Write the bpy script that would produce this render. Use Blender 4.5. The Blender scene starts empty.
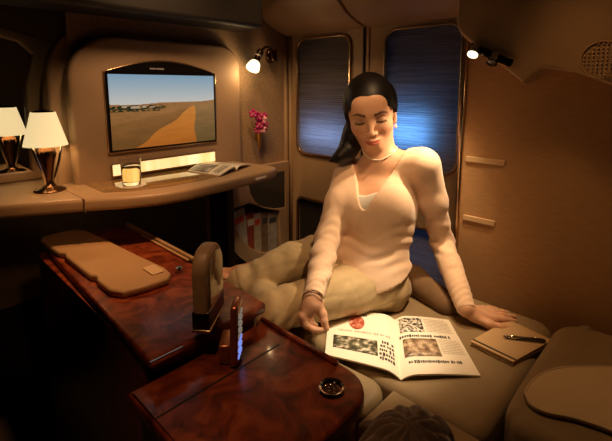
import bpy, bmesh, math, random
import numpy as np
from mathutils import Vector, Matrix, noise
random.seed(4); rng = np.random.default_rng(4)
sc = bpy.context.scene
COL = sc.collection
# ------------------------------------------------------------ camera, world, light, exposure
FPX = 416.0; PITCH = math.radians(8.5); YAW = math.radians(46.2); CAMZ = 1.20; PV = 148.2
cd = bpy.data.cameras.new('camera'); cam = bpy.data.objects.new('camera', cd); COL.objects.link(cam)
cd.sensor_width = 36; cd.lens = FPX / 612 * 36; cd.shift_y = -(220.5 - PV) / 612; cd.clip_start = 0.02
cam.location = (0, 0, CAMZ); cam.rotation_euler = (math.pi / 2 - PITCH, 0, -YAW)
sc.camera = cam
sc.view_settings.view_transform = 'Standard'; sc.view_settings.look = 'None'
sc.view_settings.exposure = 0.0; sc.view_settings.gamma = 1.0; sc.view_settings.use_curve_mapping = False
w = bpy.data.worlds.new('cabin_dark'); sc.world = w; w.use_nodes = True
w.node_tree.nodes['Background'].inputs[0].default_value = (1.0, 0.6, 0.35, 1)
w.node_tree.nodes['Background'].inputs[1].default_value = 0.006
sc.cycles.max_bounces = 6; sc.cycles.diffuse_bounces = 4; sc.cycles.transmission_bounces = 6
sc.cycles.caustics_reflective = False; sc.cycles.caustics_refractive = False
sc.cycles.sample_clamp_indirect = 3.0; sc.cycles.use_denoising = True

def aim(o, target):
    o.rotation_euler = (Vector(target) - o.location).to_track_quat('-Z', 'Y').to_euler()
def spot(name, loc, target, power, cone, color, radius=0.03, blend=0.5):
    l = bpy.data.lights.new(name, 'SPOT'); l.energy = power; l.spot_size = math.radians(cone); l.spot_blend = blend
    l.color = color; l.shadow_soft_size = radius
    o = bpy.data.objects.new(name, l); COL.objects.link(o); o.location = loc; aim(o, target); return o
def point(name, loc, power, color, radius=0.02, parent=None):
    l = bpy.data.lights.new(name, 'POINT'); l.energy = power; l.color = color; l.shadow_soft_size = radius
    o = bpy.data.objects.new(name, l); COL.objects.link(o); o.location = loc; o.parent = parent; return o
def area(name, loc, target, power, sx, sy, color):
    l = bpy.data.lights.new(name, 'AREA'); l.shape = 'RECTANGLE'; l.size = sx; l.size_y = sy; l.energy = power; l.color = color
    o = bpy.data.objects.new(name, l); COL.objects.link(o); o.location = loc; aim(o, target); return o
WARM = (1.0, 0.66, 0.36); AMBER = (1.0, 0.50, 0.18)
# ceiling downlights of the suite, with added fill spots among them
spot('ceiling_downlight_reading', (0.80, 0.30, 1.90), (1.00, 0.68, 0.80), 26, 48, (1.0, 0.58, 0.27), 0.045, 0.7)
spot('face_fill', (0.26, 0.60, 1.42), (1.03, 0.77, 1.02), 7.5, 30, (1.0, 0.56, 0.25), 0.04, 0.8)  # added frontal fill for the woman's face, no fitting behind it
spot('ceiling_downlight_magazine', (0.88, 0.50, 1.84), (0.83, 0.56, 0.56), 60, 20, (1.0, 0.78, 0.50), 0.02, 0.9)
spot('ceiling_downlight_desk', (0.62, 1.02, 1.84), (0.85, 1.53, 0.98), 24, 72, (1.0, 0.58, 0.28), 0.08, 0.9)
spot('console_far_fill', (0.20, 0.34, 1.32), (0.41, 1.36, 0.70), 5.5, 24, (1.0, 0.50, 0.21), 0.03, 1.0)  # unseen fill spot, added to light the console's far end under the desk
spot('ceiling_downlight_seat', (1.00, 0.26, 1.84), (1.12, 0.18, 0.60), 10.0, 50, AMBER, 0.05, 0.9)
spot('ceiling_downlight_console', (0.50, 0.84, 1.86), (0.42, 1.20, 0.7), 40, 42, (1.0, 0.48, 0.20), 0.04, 1.0)
spot('console_near_fill', (0.10, 0.55, 1.90), (0.44, 0.54, 0.68), 15, 40, (1.0, 0.50, 0.22), 0.05, 1.0)  # extra spot, added to brighten the near part of the console
spot('window_wall_wash', (1.0, 1.12, 1.90), (1.46, 1.15, 1.0), 11, 60, (1.0, 0.60, 0.28), 0.06, 0.9)  # added wash that lifts the window wall
spot('ceiling_downlight_corner', (1.02, 1.10, 1.90), (1.30, 1.53, 0.85), 10, 50, (1.0, 0.58, 0.26), 0.06, 0.9)
# daylight on the outside of the drawn shades
area('daylight_right_window', (1.535, 0.86, 1.02), (1.47, 0.86, 1.03), 0.30, 0.18, 0.10, (0.16, 0.46, 1.0))
area('daylight_left_window', (1.545, 1.30, 0.97), (1.47, 1.30, 0.97), 0.16, 0.28, 0.10, (0.42, 0.58, 1.0))
area('daylight_lower_window', (1.56, 0.80, 0.50), (1.47, 0.80, 0.50), 0.018, 0.26, 0.20, (0.10, 0.40, 1.0))

# ------------------------------------------------------------ helpers: pixels of the photo to points in the cabin
FH = np.array((math.sin(YAW), math.cos(YAW), 0.0)); RT = np.array((math.cos(YAW), -math.sin(YAW), 0.0)); UP = np.array((0, 0, 1.0))
def at(u, v, t):
    a = (u - 306) / FPX; b = -(v - PV) / FPX
    d = FH * (math.cos(PITCH) + b * math.sin(PITCH)) + RT * a + UP * (-math.sin(PITCH) + b * math.cos(PITCH))
    return np.array((0, 0, CAMZ)) + d * t
def atz(u, v, z):
    d = at(u, v, 1.0) - np.array((0, 0, CAMZ)); return np.array((0, 0, CAMZ)) + d * ((z - CAMZ) / d[2])

# ------------------------------------------------------------ materials
def mat(name, color=(.5, .5, .5), rough=.5, metal=0, emit=None, estr=0, trans=0, ior=1.45, coat=0, sheen=0, sss=0,
        var=0, vscale=8, vstretch=(1, 1, 1), bump=0, bscale=60, bstretch=(1, 1, 1), attr=None, alpha=None, color2=None, bdetail=3):
    m = bpy.data.materials.new(name); m.use_nodes = True; nt = m.node_tree; b = nt.nodes['Principled BSDF']
    b.inputs['Base Color'].default_value = (*color, 1); b.inputs['Roughness'].default_value = rough
    b.inputs['Metallic'].default_value = metal; b.inputs['IOR'].default_value = ior
    b.inputs['Transmission Weight'].default_value = trans; b.inputs['Coat Weight'].default_value = coat
    b.inputs['Coat Roughness'].default_value = 0.08
    b.inputs['Sheen Weight'].default_value = sheen
    if sss:
        b.inputs['Subsurface Weight'].default_value = sss; b.inputs['Subsurface Radius'].default_value = (0.012, 0.005, 0.003)
        b.inputs['Subsurface Scale'].default_value = 0.6
    if emit: b.inputs['Emission Color'].default_value = (*emit, 1); b.inputs['Emission Strength'].default_value = estr
    tc = nt.nodes.new('ShaderNodeTexCoord')
    def tex(scale, stretch, det=4):
        mp = nt.nodes.new('ShaderNodeMapping'); mp.inputs['Scale'].default_value = stretch
        nt.links.new(tc.outputs['Object'], mp.inputs['Vector'])
        n = nt.nodes.new('ShaderNodeTexNoise'); n.inputs['Scale'].default_value = scale; n.inputs['Detail'].default_value = det
        nt.links.new(mp.outputs[0], n.inputs['Vector']); return n
    src = None
    if attr:
        at_ = nt.nodes.new('ShaderNodeAttribute'); at_.attribute_name = attr; src = at_.outputs['Color']
        nt.links.new(src, b.inputs['Base Color'])
    if var or color2:
        n = tex(vscale, vstretch); r = nt.nodes.new('ShaderNodeValToRGB')
        c2 = color2 or tuple(c * (1 - var) for c in color)
        r.color_ramp.elements[0].position = .35; r.color_ramp.elements[1].position = .65
        r.color_ramp.elements[0].color = (*c2, 1); r.color_ramp.elements[1].color = (*color, 1)
        nt.links.new(n.outputs['Fac'], r.inputs['Fac']); nt.links.new(r.outputs['Color'], b.inputs['Base Color'])
    if bump:
        n = tex(bscale, bstretch, bdetail); bp = nt.nodes.new('ShaderNodeBump'); bp.inputs['Strength'].default_value = bump
        bp.inputs['Distance'].default_value = 0.002
        nt.links.new(n.outputs['Fac'], bp.inputs['Height']); nt.links.new(bp.outputs[0], b.inputs['Normal'])
    return m
def burl():
    m = mat('burl_wood', rough=.32, coat=.2); nt = m.node_tree; b = nt.nodes['Principled BSDF']
    tc = nt.nodes.new('ShaderNodeTexCoord')
    n = nt.nodes.new('ShaderNodeTexNoise'); n.inputs['Scale'].default_value = 16; n.inputs['Detail'].default_value = 8; n.inputs['Distortion'].default_value = 1.6
    v = nt.nodes.new('ShaderNodeTexVoronoi'); v.inputs['Scale'].default_value = 30; v.feature = 'F1'
    mx = nt.nodes.new('ShaderNodeMixRGB'); mx.blend_type = 'MULTIPLY'; mx.inputs[0].default_value = .55
    r = nt.nodes.new('ShaderNodeValToRGB'); e = r.color_ramp.elements
    e[0].position = .30; e[0].color = (.055, .010, .004, 1); e[1].position = .70; e[1].color = (.36, .085, .026, 1)
    k = e.new(.5); k.color = (.20, .036, .012, 1)
    nt.links.new(tc.outputs['Object'], n.inputs['Vector']); nt.links.new(n.outputs['Color'], v.inputs['Vector'])
    nt.links.new(n.outputs['Fac'], r.inputs['Fac']); nt.links.new(r.outputs[0], mx.inputs[1]); 
    r2 = nt.nodes.new('ShaderNodeValToRGB'); r2.color_ramp.elements[0].color = (.45, .45, .45, 1); r2.color_ramp.elements[1].position = .5
    nt.links.new(v.outputs['Distance'], r2.inputs['Fac']); nt.links.new(r2.outputs[0], mx.inputs[2]); nt.links.new(mx.outputs[0], b.inputs['Base Color'])
    return m
M = {}
M['wall'] = mat('speckled_tan_wall_fabric', (.46, .30, .165), .75, var=.22, vscale=90, bump=.35, bscale=220)
M['panel'] = mat('tan_moulded_panel', (.44, .29, .17), .55, var=.08, vscale=5, bump=.08, bscale=150)
M['sidewall'] = mat('tan_sidewall_plastic', (.47, .31, .17), .5, var=.10, vscale=6, bump=.1, bscale=120)
M['weave'] = mat('brushed_amber_wall_fabric', (.50, .29, .13), .7, var=.10, vscale=60, vstretch=(1, .5, 2), bump=.3, bscale=120, bstretch=(1, .3, 5))
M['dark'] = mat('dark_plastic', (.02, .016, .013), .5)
M['black'] = mat('black_gloss', (.006, .005, .005), .15)
M['floor'] = mat('dark_carpet', (.05, .035, .025), .95, bump=.5, bscale=200)
M['leather'] = mat('tan_leather', (.42, .28, .155), .42, var=.1, vscale=9, bump=.35, bscale=180)
M['pad'] = mat('tan_padded_leather', (.52, .33, .16), .5, var=.06, vscale=12, bump=.25, bscale=260)
M['bed'] = mat('olive_tan_seat_cloth', (.29, .205, .105), .75, var=.12, vscale=14, bump=.35, bscale=260, sheen=.2)
M['bolster'] = mat('light_olive_leather', (.27, .20, .11), .5, var=.1, vscale=12, bump=.3, bscale=200)
M['browncloth'] = mat('brown_cushion_cloth', (.20, .115, .055), .8, var=.15, vscale=20, bump=.4, bscale=200)
M['chrome'] = mat('polished_chrome', (.75, .70, .62), .12, 1)
M['bronze'] = mat('dark_bronze', (.16, .085, .045), .22, 1)
M['champagne'] = mat('champagne_metal', (.62, .44, .27), .25, 1)
M['shade'] = mat('ivory_lamp_shade', (.85, .72, .5), .7, emit=(1.0, .74, .36), estr=.85)
M['bulb'] = mat('frosted_lit_glass', (.9, .8, .6), .3, emit=(1.0, .84, .50), estr=2.2)
M['burl'] = burl()
M['skin'] = mat('warm_skin', (.6, .35, .22), .42, attr='tint', sss=.12, bump=.06, bscale=300)
M['sweater'] = mat('cream_fine_knit', (.86, .61, .43), .85, var=.05, vscale=30, bump=.10, bscale=420, sheen=.35)
M['camisole'] = mat('ivory_silk', (.85, .80, .72), .45)
M['trouser'] = mat('khaki_cotton', (.50, .37, .20), .8, var=.06, vscale=30, bump=.3, bscale=380, sheen=.15)
M['hair'] = mat('black_brown_hair', (.006, .004, .0035), .5, var=.4, vscale=40, vstretch=(1, 1, 6), bump=.15, bscale=60, bstretch=(5, 5, .6))
M['brow'] = mat('dark_brow_hair', (.02, .011, .008), .7)
M['pearl'] = mat('pearl_white', (.85, .78, .66), .25)
M['paper'] = mat('magazine_paper', (.84, .78, .66), .38)
M['ink'] = mat('black_ink', (.03, .025, .02), .6)

# ------------------------------------------------------------ helpers: objects
def link(o, parent=None):
    COL.objects.link(o)
    if parent: o.parent = parent
    return o
def me(name, verts, faces, m, parent=None, smooth=False, at_=None):
    d = bpy.data.meshes.new(name); d.from_pydata([tuple(map(float, v)) for v in verts], [], [tuple(map(int, f)) for f in faces]); d.update()
    if smooth: d.polygons.foreach_set('use_smooth', [True] * len(d.polygons))
    if m: d.materials.append(m)
    o = bpy.data.objects.new(name, d); link(o, parent)
    if at_ is not None: o.location = at_
    return o
def fixn(o):
    bm = bmesh.new(); bm.from_mesh(o.data); bmesh.ops.recalc_face_normals(bm, faces=bm.faces); bm.to_mesh(o.data); bm.free(); return o
def tag(o, label, cat=None, group=None):
    o['label'] = label
    if cat: o['category'] = cat
    if group: o['group'] = group
    return o
def struct(o): o['kind'] = 'structure'; return o
def thing(name, loc, label, cat, group=None, rz=0, rot=None):
    o = bpy.data.objects.new(name, None); o.empty_display_size = .05; link(o); o.location = loc
    o.rotation_euler = rot or (0, 0, rz); tag(o, label, cat, group); return o
def smoothmod(o, bev=0, seg=3, sub=0, angle=35):
    if bev:
        b = o.modifiers.new('bevel', 'BEVEL'); b.width = bev; b.segments = seg; b.limit_method = 'ANGLE'; b.angle_limit = math.radians(angle)
    if sub:
        s = o.modifiers.new('sub', 'SUBSURF'); s.levels = sub; s.render_levels = sub
    o.data.polygons.foreach_set('use_smooth', [True] * len(o.data.polygons))
    if bev: wn = o.modifiers.new('wn', 'WEIGHTED_NORMAL')
    return o
def box(name, lo, hi, m, parent=None, bev=0, seg=3):
    x0, y0, z0 = lo; x1, y1, z1 = hi
    v = [(x0, y0, z0), (x1, y0, z0), (x1, y1, z0), (x0, y1, z0), (x0, y0, z1), (x1, y0, z1), (x1, y1, z1), (x0, y1, z1)]
    f = [(0, 3, 2, 1), (4, 5, 6, 7), (0, 1, 5, 4), (1, 2, 6, 5), (2, 3, 7, 6), (3, 0, 4, 7)]
    o = me(name, v, f, m, parent)
    if bev: smoothmod(o, bev, seg)
    return o
def rrect(x0, z0, x1, z1, r, n=8):
    if not isinstance(r, (list, tuple)): r = [r] * 4
    pts = []
    for (cx, cz, a0, rr) in ((x1, z0, -90, r[1]), (x1, z1, 0, r[2]), (x0, z1, 90, r[3]), (x0, z0, 180, r[0])):
        sx = cx - rr if cx == x1 else cx + rr; sz = cz - rr if cz == z1 else cz + rr
        for i in range(n + 1):
            a = math.radians(a0 + 90 * i / n); pts.append((sx + rr * math.cos(a), sz + rr * math.sin(a)))
    return pts
def plate(name, outline, m, parent=None, depth=.01, bevel=0, holes=(), frame=None, bres=2):
    """2-D outline with holes, filled and given thickness; frame = (origin, axis_u, axis_v), thickness runs along u x v, centred on the origin plane"""
    c = bpy.data.curves.new(name, 'CURVE'); c.dimensions = '2D'; c.fill_mode = 'BOTH'
    c.extrude = max(depth / 2 - bevel, 1e-4); c.bevel_depth = bevel; c.bevel_resolution = bres; c.offset = -bevel
    for ring in [outline] + list(holes):
        s = c.splines.new('POLY'); s.points.add(len(ring) - 1); s.use_cyclic_u = True
        for p, q in zip(s.points, ring): p.co = (q[0], q[1], 0, 1)
    t = bpy.data.objects.new('tmp', c); COL.objects.link(t)
    dg = bpy.context.evaluated_depsgraph_get(); d = bpy.data.meshes.new_from_object(t.evaluated_get(dg))
    bpy.data.objects.remove(t); bpy.data.curves.remove(c)
    d.name = name
    bm = bmesh.new(); bm.from_mesh(d); bmesh.ops.remove_doubles(bm, verts=bm.verts, dist=1e-5); bmesh.ops.recalc_face_normals(bm, faces=bm.faces); bm.to_mesh(d); bm.free()
    if frame:
        o_, u, v = [Vector(k) for k in frame]; n = u.cross(v)
        mt = Matrix((u, v, n)).transposed().to_4x4(); mt.translation = o_; d.transform(mt)
    d.materials.clear(); d.materials.append(m); d.polygons.foreach_set('use_smooth', [False] * len(d.polygons))
    o = bpy.data.objects.new(name, d); link(o, parent)
    if bevel:
        d.polygons.foreach_set('use_smooth', [True] * len(d.polygons))
        d.set_sharp_from_angle(angle=math.radians(40))
    return o
def YP(y): return ((0, y, 0), (1, 0, 0), (0, 0, 1))        # plane of the front wall
def XP(x): return ((x, 0, 0), (0, 1, 0), (0, 0, 1))        # plane of the window wall
def ZP(z): return ((0, 0, z), (1, 0, 0), (0, 1, 0))
def lathe(name, prof, m, parent=None, n=32, loc=(0, 0, 0), rot=None, cap=True, ell=(1, 1)):
    vs, fs = [], []
    for r, z in prof:
        for i in range(n):
            a = 2 * math.pi * i / n; vs.append((r * math.cos(a) * ell[0], r * math.sin(a) * ell[1], z))
    for j in range(len(prof) - 1):
        for i in range(n):
            k = (i + 1) % n; fs.append((j * n + i, j * n + k, (j + 1) * n + k, (j + 1) * n + i))
    if cap:
        fs.append(tuple(range(n))[::-1]); fs.append(tuple(range((len(prof) - 1) * n, len(prof) * n)))
    o = me(name, vs, fs, m, parent, True); fixn(o); o.location = loc
    o.data.set_sharp_from_angle(angle=math.radians(50))
    if rot is not None: o.rotation_euler = rot
    return o
def tubev(path, rad, n=10, close=True):
    path = [Vector(p) for p in path]; rad = rad if isinstance(rad, (list, tuple)) else [rad] * len(path)
    vs, fs = [], []; t0 = (path[1] - path[0]).normalized()
    nrm = t0.orthogonal().normalized()
    for i, p in enumerate(path):
        t = (path[min(i + 1, len(path) - 1)] - path[max(i - 1, 0)]).normalized()
        nrm = (nrm - t * nrm.dot(t)).normalized(); b = t.cross(nrm)
        for k in range(n):
            a = 2 * math.pi * k / n; vs.append(p + (nrm * math.cos(a) + b * math.sin(a)) * rad[i])
    for i in range(len(path) - 1):
        for k in range(n):
            q = (k + 1) % n; fs.append((i * n + k, i * n + q, (i + 1) * n + q, (i + 1) * n + k))
    if close: fs.append(tuple(range(n))[::-1]); fs.append(tuple(range((len(path) - 1) * n, len(path) * n)))
    return vs, fs
def tube(name, path, rad, m, parent=None, n=10):
    v, f = tubev(path, rad, n); return me(name, v, f, m, parent, True)
def merged(name, pieces, m, parent=None, smooth=True):
    vs, fs = [], []
    for v, f in pieces:
        o = len(vs); vs += list(v); fs += [tuple(i + o for i in q) for q in f]
    return me(name, vs, fs, m, parent, smooth)
def sheet(name, fn, nu, nv, m, parent=None, thick=.0008, smooth=True):
    """a curved sheet fn(s,t) with real thickness"""
    vs = [fn(i / nu, j / nv) for j in range(nv + 1) for i in range(nu + 1)]
    fs = [(j * (nu + 1) + i, j * (nu + 1) + i + 1, (j + 1) * (nu + 1) + i + 1, (j + 1) * (nu + 1) + i) for j in range(nv) for i in range(nu)]
    o = me(name, vs, fs, m, parent, smooth)
    if thick: s = o.modifiers.new('solid', 'SOLIDIFY'); s.thickness = thick; s.offset = -1
    return o
def catmull(pts, n=6):
    P = [np.array(p, float) for p in pts]; P = [2 * P[0] - P[1]] + P + [2 * P[-1] - P[-2]]; out = []
    for i in range(1, len(P) - 2):
        for k in range(n):
            t = k / n; a, b, c, d = P[i - 1:i + 3]
            out.append(.5 * ((2 * b) + (c - a) * t + (2 * a - 5 * b + 4 * c - d) * t * t + (3 * b - a - 3 * c + d) * t ** 3))
    out.append(P[-2]); return out
# ------------------------------------------------------------ the setting
struct(box('floor', (-.6, -.8, -.05), (1.8, 2.7, 0), M['floor']))
struct(box('ceiling', (-.6, -.8, 1.95), (1.8, 2.7, 2.0), M['dark']))
struct(box('wall_back', (-.6, -.85, 0), (1.8, -.8, 1.95), M['dark']))
struct(box('wall_far', (-.6, 2.65, 0), (1.8, 2.7, 1.95), M['sidewall']))
struct(box('wall_aisle', (-.65, -.8, 0), (-.6, 2.7, 1.95), M['dark']))
# front wall: above the desk, and beside the footwell
fw = [(.47, .80), (1.0, .80), (1.0, 0), (1.50, 0), (1.50, 1.95), (.50, 1.95), (.47, 1.42)]
struct(plate('wall_front', fw, M['wall'], depth=.05, frame=YP(1.56)))
# window wall with four rounded openings
WY = [(.641, .960), (1.141, 1.464)]
up_ = [rrect(a, .872, b, 1.421, .055) for a, b in WY]; lo_ = [rrect(a, .30, b, .640, .03) for a, b in WY]
struct(plate('wall_window', rrect(.50, 0, 1.60, 1.95, .002, 1), M['sidewall'], depth=.03, bevel=.004, holes=up_ + lo_, frame=XP(1.485)))
struct(box('wall_outer', (1.74, -.4, 0), (1.76, 2.0, 1.95), M['dark']))
def window(n, y0, y1, z0, z1, r, m, fm):
    e = bpy.data.objects.new('window_%d' % n, None); link(e); e.location = (1.47, (y0 + y1) / 2, z0); struct(e)
    off = Vector(e.location)
    def loc(o): o.data.transform(Matrix.Translation(-off)); return o
    loc(plate('window_frame', rrect(y0 - .008, z0 - .008, y1 + .008, z1 + .008, r + .008), fm, e, depth=.014, bevel=.003, holes=[rrect(y0 + .004, z0 + .004, y1 - .004, z1 - .004, r - .004)], frame=XP(1.467)))
    # pleated shade
    nz = 60 if z1 - z0 > .4 else 38; nf = nz * 2; vs, fs = [], []
    for j in range(nf + 1):
        z = z0 - .004 + (z1 - z0 + .008) * j / nf; x = 1.482 + (.0011 if j % 2 else -.0011)
        vs += [(x, y0 - .004, z), (x, y1 + .004, z)]
    for j in range(nf): fs.append((2 * j, 2 * j + 1, 2 * j + 3, 2 * j + 2))
    loc(me('pleated_shade', vs, fs, m, e))
    return e
def shade_mat(name, col, tcol):
    m = bpy.data.materials.new(name); m.use_nodes = True; nt = m.node_tree; nt.nodes.clear()
    out = nt.nodes.new('ShaderNodeOutputMaterial'); mix = nt.nodes.new('ShaderNodeMixShader'); mix.inputs[0].default_value = .6
    d = nt.nodes.new('ShaderNodeBsdfDiffuse'); t = nt.nodes.new('ShaderNodeBsdfTranslucent')
    tc = nt.nodes.new('ShaderNodeTexCoord'); mp = nt.nodes.new('ShaderNodeMapping'); mp.inputs['Scale'].default_value = (1, .8, 26)
    n = nt.nodes.new('ShaderNodeTexNoise'); n.inputs['Scale'].default_value = 1.6; n.inputs['Detail'].default_value = 6; n.inputs['Roughness'].default_value = .7
    r = nt.nodes.new('ShaderNodeValToRGB'); r.color_ramp.elements[0].position = .36; r.color_ramp.elements[1].position = .64
    r.color_ramp.elements[0].color = (*[c * .45 for c in tcol], 1); r.color_ramp.elements[1].color = (*tcol, 1)
    nt.links.new(tc.outputs['Object'], mp.inputs[0]); nt.links.new(mp.outputs[0], n.inputs['Vector']); nt.links.new(n.outputs['Fac'], r.inputs[0])
    nt.links.new(r.outputs[0], t.inputs[0]); d.inputs[0].default_value = (*col, 1)
    nt.links.new(d.outputs[0], mix.inputs[1]); nt.links.new(t.outputs[0], mix.inputs[2]); nt.links.new(mix.outputs[0], out.inputs[0]); return m
M['blind'] = shade_mat('grey_pleated_shade', (.30, .25, .20), (.85, .9, 1.0))
window(1, *WY[1], .872, 1.421, .055, M['blind'], M['champagne'])
window(2, *WY[0], .872, 1.421, .055, M['blind'], M['champagne'])
window(3, *WY[1], .30, .640, .03, M['dark'], M['champagne'])
window(4, *WY[0], .30, .640, .03, M['blind'], M['champagne'])
# trims: seam between the two window panels, corner posts
struct(box('trim_1', (1.462, 1.062, .2), (1.4715, 1.072, 1.46), M['dark'], bev=.002))
struct(box('trim_2', (1.464, 1.040, .2), (1.4735, 1.055, 1.46), M['sidewall'], bev=.003))
struct(tube('trim_3', [(1.468, 1.515, .2), (1.468, 1.515, 1.46)], .010, M['sidewall'], n=16))
struct(tube('trim_4', [(1.452, 1.535, .2), (1.452, 1.535, 1.46)], .012, M['panel'], n=16))
struct(tube('trim_5', [(1.300, .556, .3), (1.300, .556, 1.43)], .008, M['champagne'], n=16))
# rear part of the side wall, nearer to the seat
struct(box('wall_right', (1.302, -.80, 0), (1.50, .556, 1.95), M['weave'], bev=.004))
# overhead cove above the seat
cv = [(.556, 1.95), (.556, 1.375), (.537, 1.345), (.363, 1.208), (.317, 1.247), (.24, 1.232), (.169, 1.202), (.0, 1.15), (-.3, 1.11), (-.3, 1.95)]
struct(plate('trim_6', cv, M['leather'], depth=.09, bevel=.010, frame=XP(1.262), bres=3))
# overhead bin, two units, running along the windows
def bin_unit(y0, y1, label):
    prof = [(1.475, 1.440), (1.440, 1.444), (1.39, 1.458), (1.33, 1.485), (1.27, 1.53), (1.22, 1.60), (1.19, 1.70), (1.18, 1.93), (1.475, 1.93)]
    r = thing('overhead_bin', (1.35, (y0 + y1) / 2, 1.44), label, 'overhead bin', 'overhead bins')
    vs = [(x - 1.35, s, z - 1.44) for s in (-(y1 - y0) / 2 + .003, (y1 - y0) / 2 - .003) for x, z in prof]; n = len(prof)
    fs = [(i, (i + 1) % n, n + (i + 1) % n, n + i) for i in range(n)] + [tuple(range(n))[::-1], tuple(range(n, 2 * n))]
    o = fixn(me('bin_body', vs, fs, M['sidewall'], r)); smoothmod(o, .006, 3)
    box('bin_latch', (-.135, -.05, .115), (-.123, .05, .13), M['champagne'], r, .003)
bin_unit(.565, 1.05, 'tan overhead bin above the right-hand shaded window')
bin_unit(1.056, 1.53, 'tan overhead bin above the left-hand shaded window')
# stepped surround of the screen
out1 = rrect(.450, .80, 1.143, 1.372, [.002, .002, .10, .16], 12)
struct(plate('trim_7', out1, M['panel'], depth=.05, bevel=.016, frame=YP(1.520), holes=[], bres=5))
out2 = rrect(.405, .80, 1.10, 1.43, [.002, .002, .10, .20], 12)
struct(plate('trim_8', out2, M['panel'], depth=.05, bevel=.014, frame=YP(1.575), bres=5))
# arched partition to the left, on the far side of the desk
arch_o = [(.22, .87), (.41, .87), (.408, 1.08), (.425, 1.21), (.468, 1.325), (.47, 1.36), (.37, 1.385), (.22, 1.42)]
arch_h = [(.24, .90), (.375, .90), (.372, 1.08), (.378, 1.20), (.41, 1.31), (.37, 1.35), (.24, 1.38)]
struct(plate('trim_9', arch_o, M['panel'], depth=.04, bevel=.008, holes=[arch_h], frame=YP(1.72), bres=3))
struct(tube('trim_10', catmull([(.432, 1.66, .87), (.428, 1.66, 1.08), (.44, 1.66, 1.22), (.49, 1.66, 1.33), (.56, 1.66, 1.40)], 8), .016, M['leather'], n=16))
# dark soffit block, added to shade the top of the screen wall
struct(box('shade_soffit', (-.4, 1.36, 1.435), (1.17, 1.535, 1.95), M['dark'], bev=.02))
# post under the desk between footwell and pocket wall
struct(box('trim_11', (.985, 1.40, 0), (1.02, 1.535, .83), M['dark'], bev=.004))

# ------------------------------------------------------------ desk
e = thing('desk', (.8, 1.35, .83), 'curved tan leather-edged desk shelf running under the wide screen', 'desk')
front = catmull([(-.05, 1.50), (.12, 1.425), (.25, 1.375), (.40, 1.300), (.50, 1.238), (.624, 1.192), (.78, 1.190), (.921, 1.205), (1.06, 1.220), (1.105, 1.236), (1.135, 1.262), (1.130, 1.33), (1.112, 1.42), (1.10, 1.50)], 6)
outl = [(p[0], p[1]) for p in front] + [(1.10, 1.53), (.47, 1.53), (.44, 1.58), (.42, 1.70), (.42, 2.15), (-.05, 2.15)]
def rel(o, e): o.data.transform(Matrix.Translation(-Vector(e.location))); return o
rel(plate('desk_top', outl, M['leather'], e, depth=.04, bevel=.012, frame=ZP(.85), bres=4), e)
ins = [(.475, 1.50), (.475, 1.335), (.55, 1.285), (.66, 1.262), (.80, 1.262), (.95, 1.30), (1.02, 1.36), (1.02, 1.50)]
rel(plate('wood_inlay', ins, mat('reflection_gold_veneer', (.34, .20, .08), .10, coat=.8, var=.3, vscale=14), e, depth=.004, bevel=.001, frame=ZP(.8705)), e)  # golden reflection of the strip light is put into the inlay colour
rel(box('desk_seam', (.404, 1.290, .829), (.4065, 1.50, .8708), M['browncloth'], e), e)
rel(me('edge_label', [(.985, 1.2085, .845), (1.045, 1.2165, .845), (1.045, 1.2175, .854), (.985, 1.2095, .854), (.985, 1.215, .845), (1.045, 1.223, .845), (1.045, 1.223, .854), (.985, 1.215, .854)],
   [(0, 1, 2, 3), (4, 7, 6, 5), (0, 4, 5, 1), (3, 2, 6, 7), (0, 3, 7, 4), (1, 5, 6, 2)], M['pearl'], e), e)

# ------------------------------------------------------------ television
tv = thing('television', (.805, 1.49, .968), 'wide wall screen showing orange desert dunes under a pale blue sky', 'television')
tvo = [(.572, .958), (1.032, .958), (1.036, 1.252)] + [(1.036 - .464 * i / 16, 1.252 + .046 * math.sin(math.pi * i / 16)) for i in range(1, 16)] + [(.572, 1.252)]
rel(plate('bezel_rim', tvo, M['champagne'], tv, depth=.014, bevel=.003, frame=YP(1.4945)), tv)
tvi = [(.577, .962), (1.027, .962), (1.030, 1.252)] + [(1.030 - .452 * i / 16, 1.252 + .040 * math.sin(math.pi * i / 16)) for i in range(1, 16)] + [(.578, 1.252)]
rel(plate('bezel', tvi, M['black'], tv, depth=.014, bevel=.002, frame=YP(1.4925)), tv)
# desert picture shown by the screen
NX, NZ = 220, 140; xs = np.linspace(.586, 1.020, NX); zs = np.linspace(.970, 1.242, NZ)
U, V = np.meshgrid((xs - xs[0]) / (xs[-1] - xs[0]), 1 - (zs - zs[0]) / (zs[-1] - zs[0]))   # V down
def mixc(a, b, t): t = np.clip(t, 0, 1)[..., None]; return np.array(a) * (1 - t) + np.array(b) * t
def s2l(c): c = np.clip(np.array(c, float), 0, 1); return np.where(c < .04045, c / 12.92, ((c + .055) / 1.055) ** 2.4)
img = mixc((.50, .63, .72), (.80, .78, .75), V / .40)
hz = .395 - .035 * np.clip((U - .55) / .45, 0, 1) + .012 * np.sin(U * 9)
sand = mixc((.62, .43, .25), (.47, .30, .13), (V - hz) / .6)
nz = np.array([[noise.fractal(Vector((u * 5, v * 16, 0)), 1.0, 2.0, 4) for u in U[0]] for v in V[:, 0]])
nf_ = np.array([[noise.fractal(Vector((u * 30, v * 45, 3)), 1.0, 2.0, 3) for u in U[0]] for v in V[:, 0]])
sand = sand * (1 + .10 * nz[..., None] + .04 * nf_[..., None])
g = (V > hz)[..., None]; img = np.where(g, sand, img)
low = mixc((.50, .33, .16), (.36, .24, .11), (V - .6) / .4) * (1 + .08 * nz[..., None]); img = np.where((g[..., 0] & (V > .52 + .25 * (1 - U) - .1))[..., None], img * .5 + low * .5, img)
apex = (.80, .42); L = apex[0] - (V - apex[1]) * 1.05; R = apex[0] - .02 + (V - apex[1]) * .0
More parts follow.
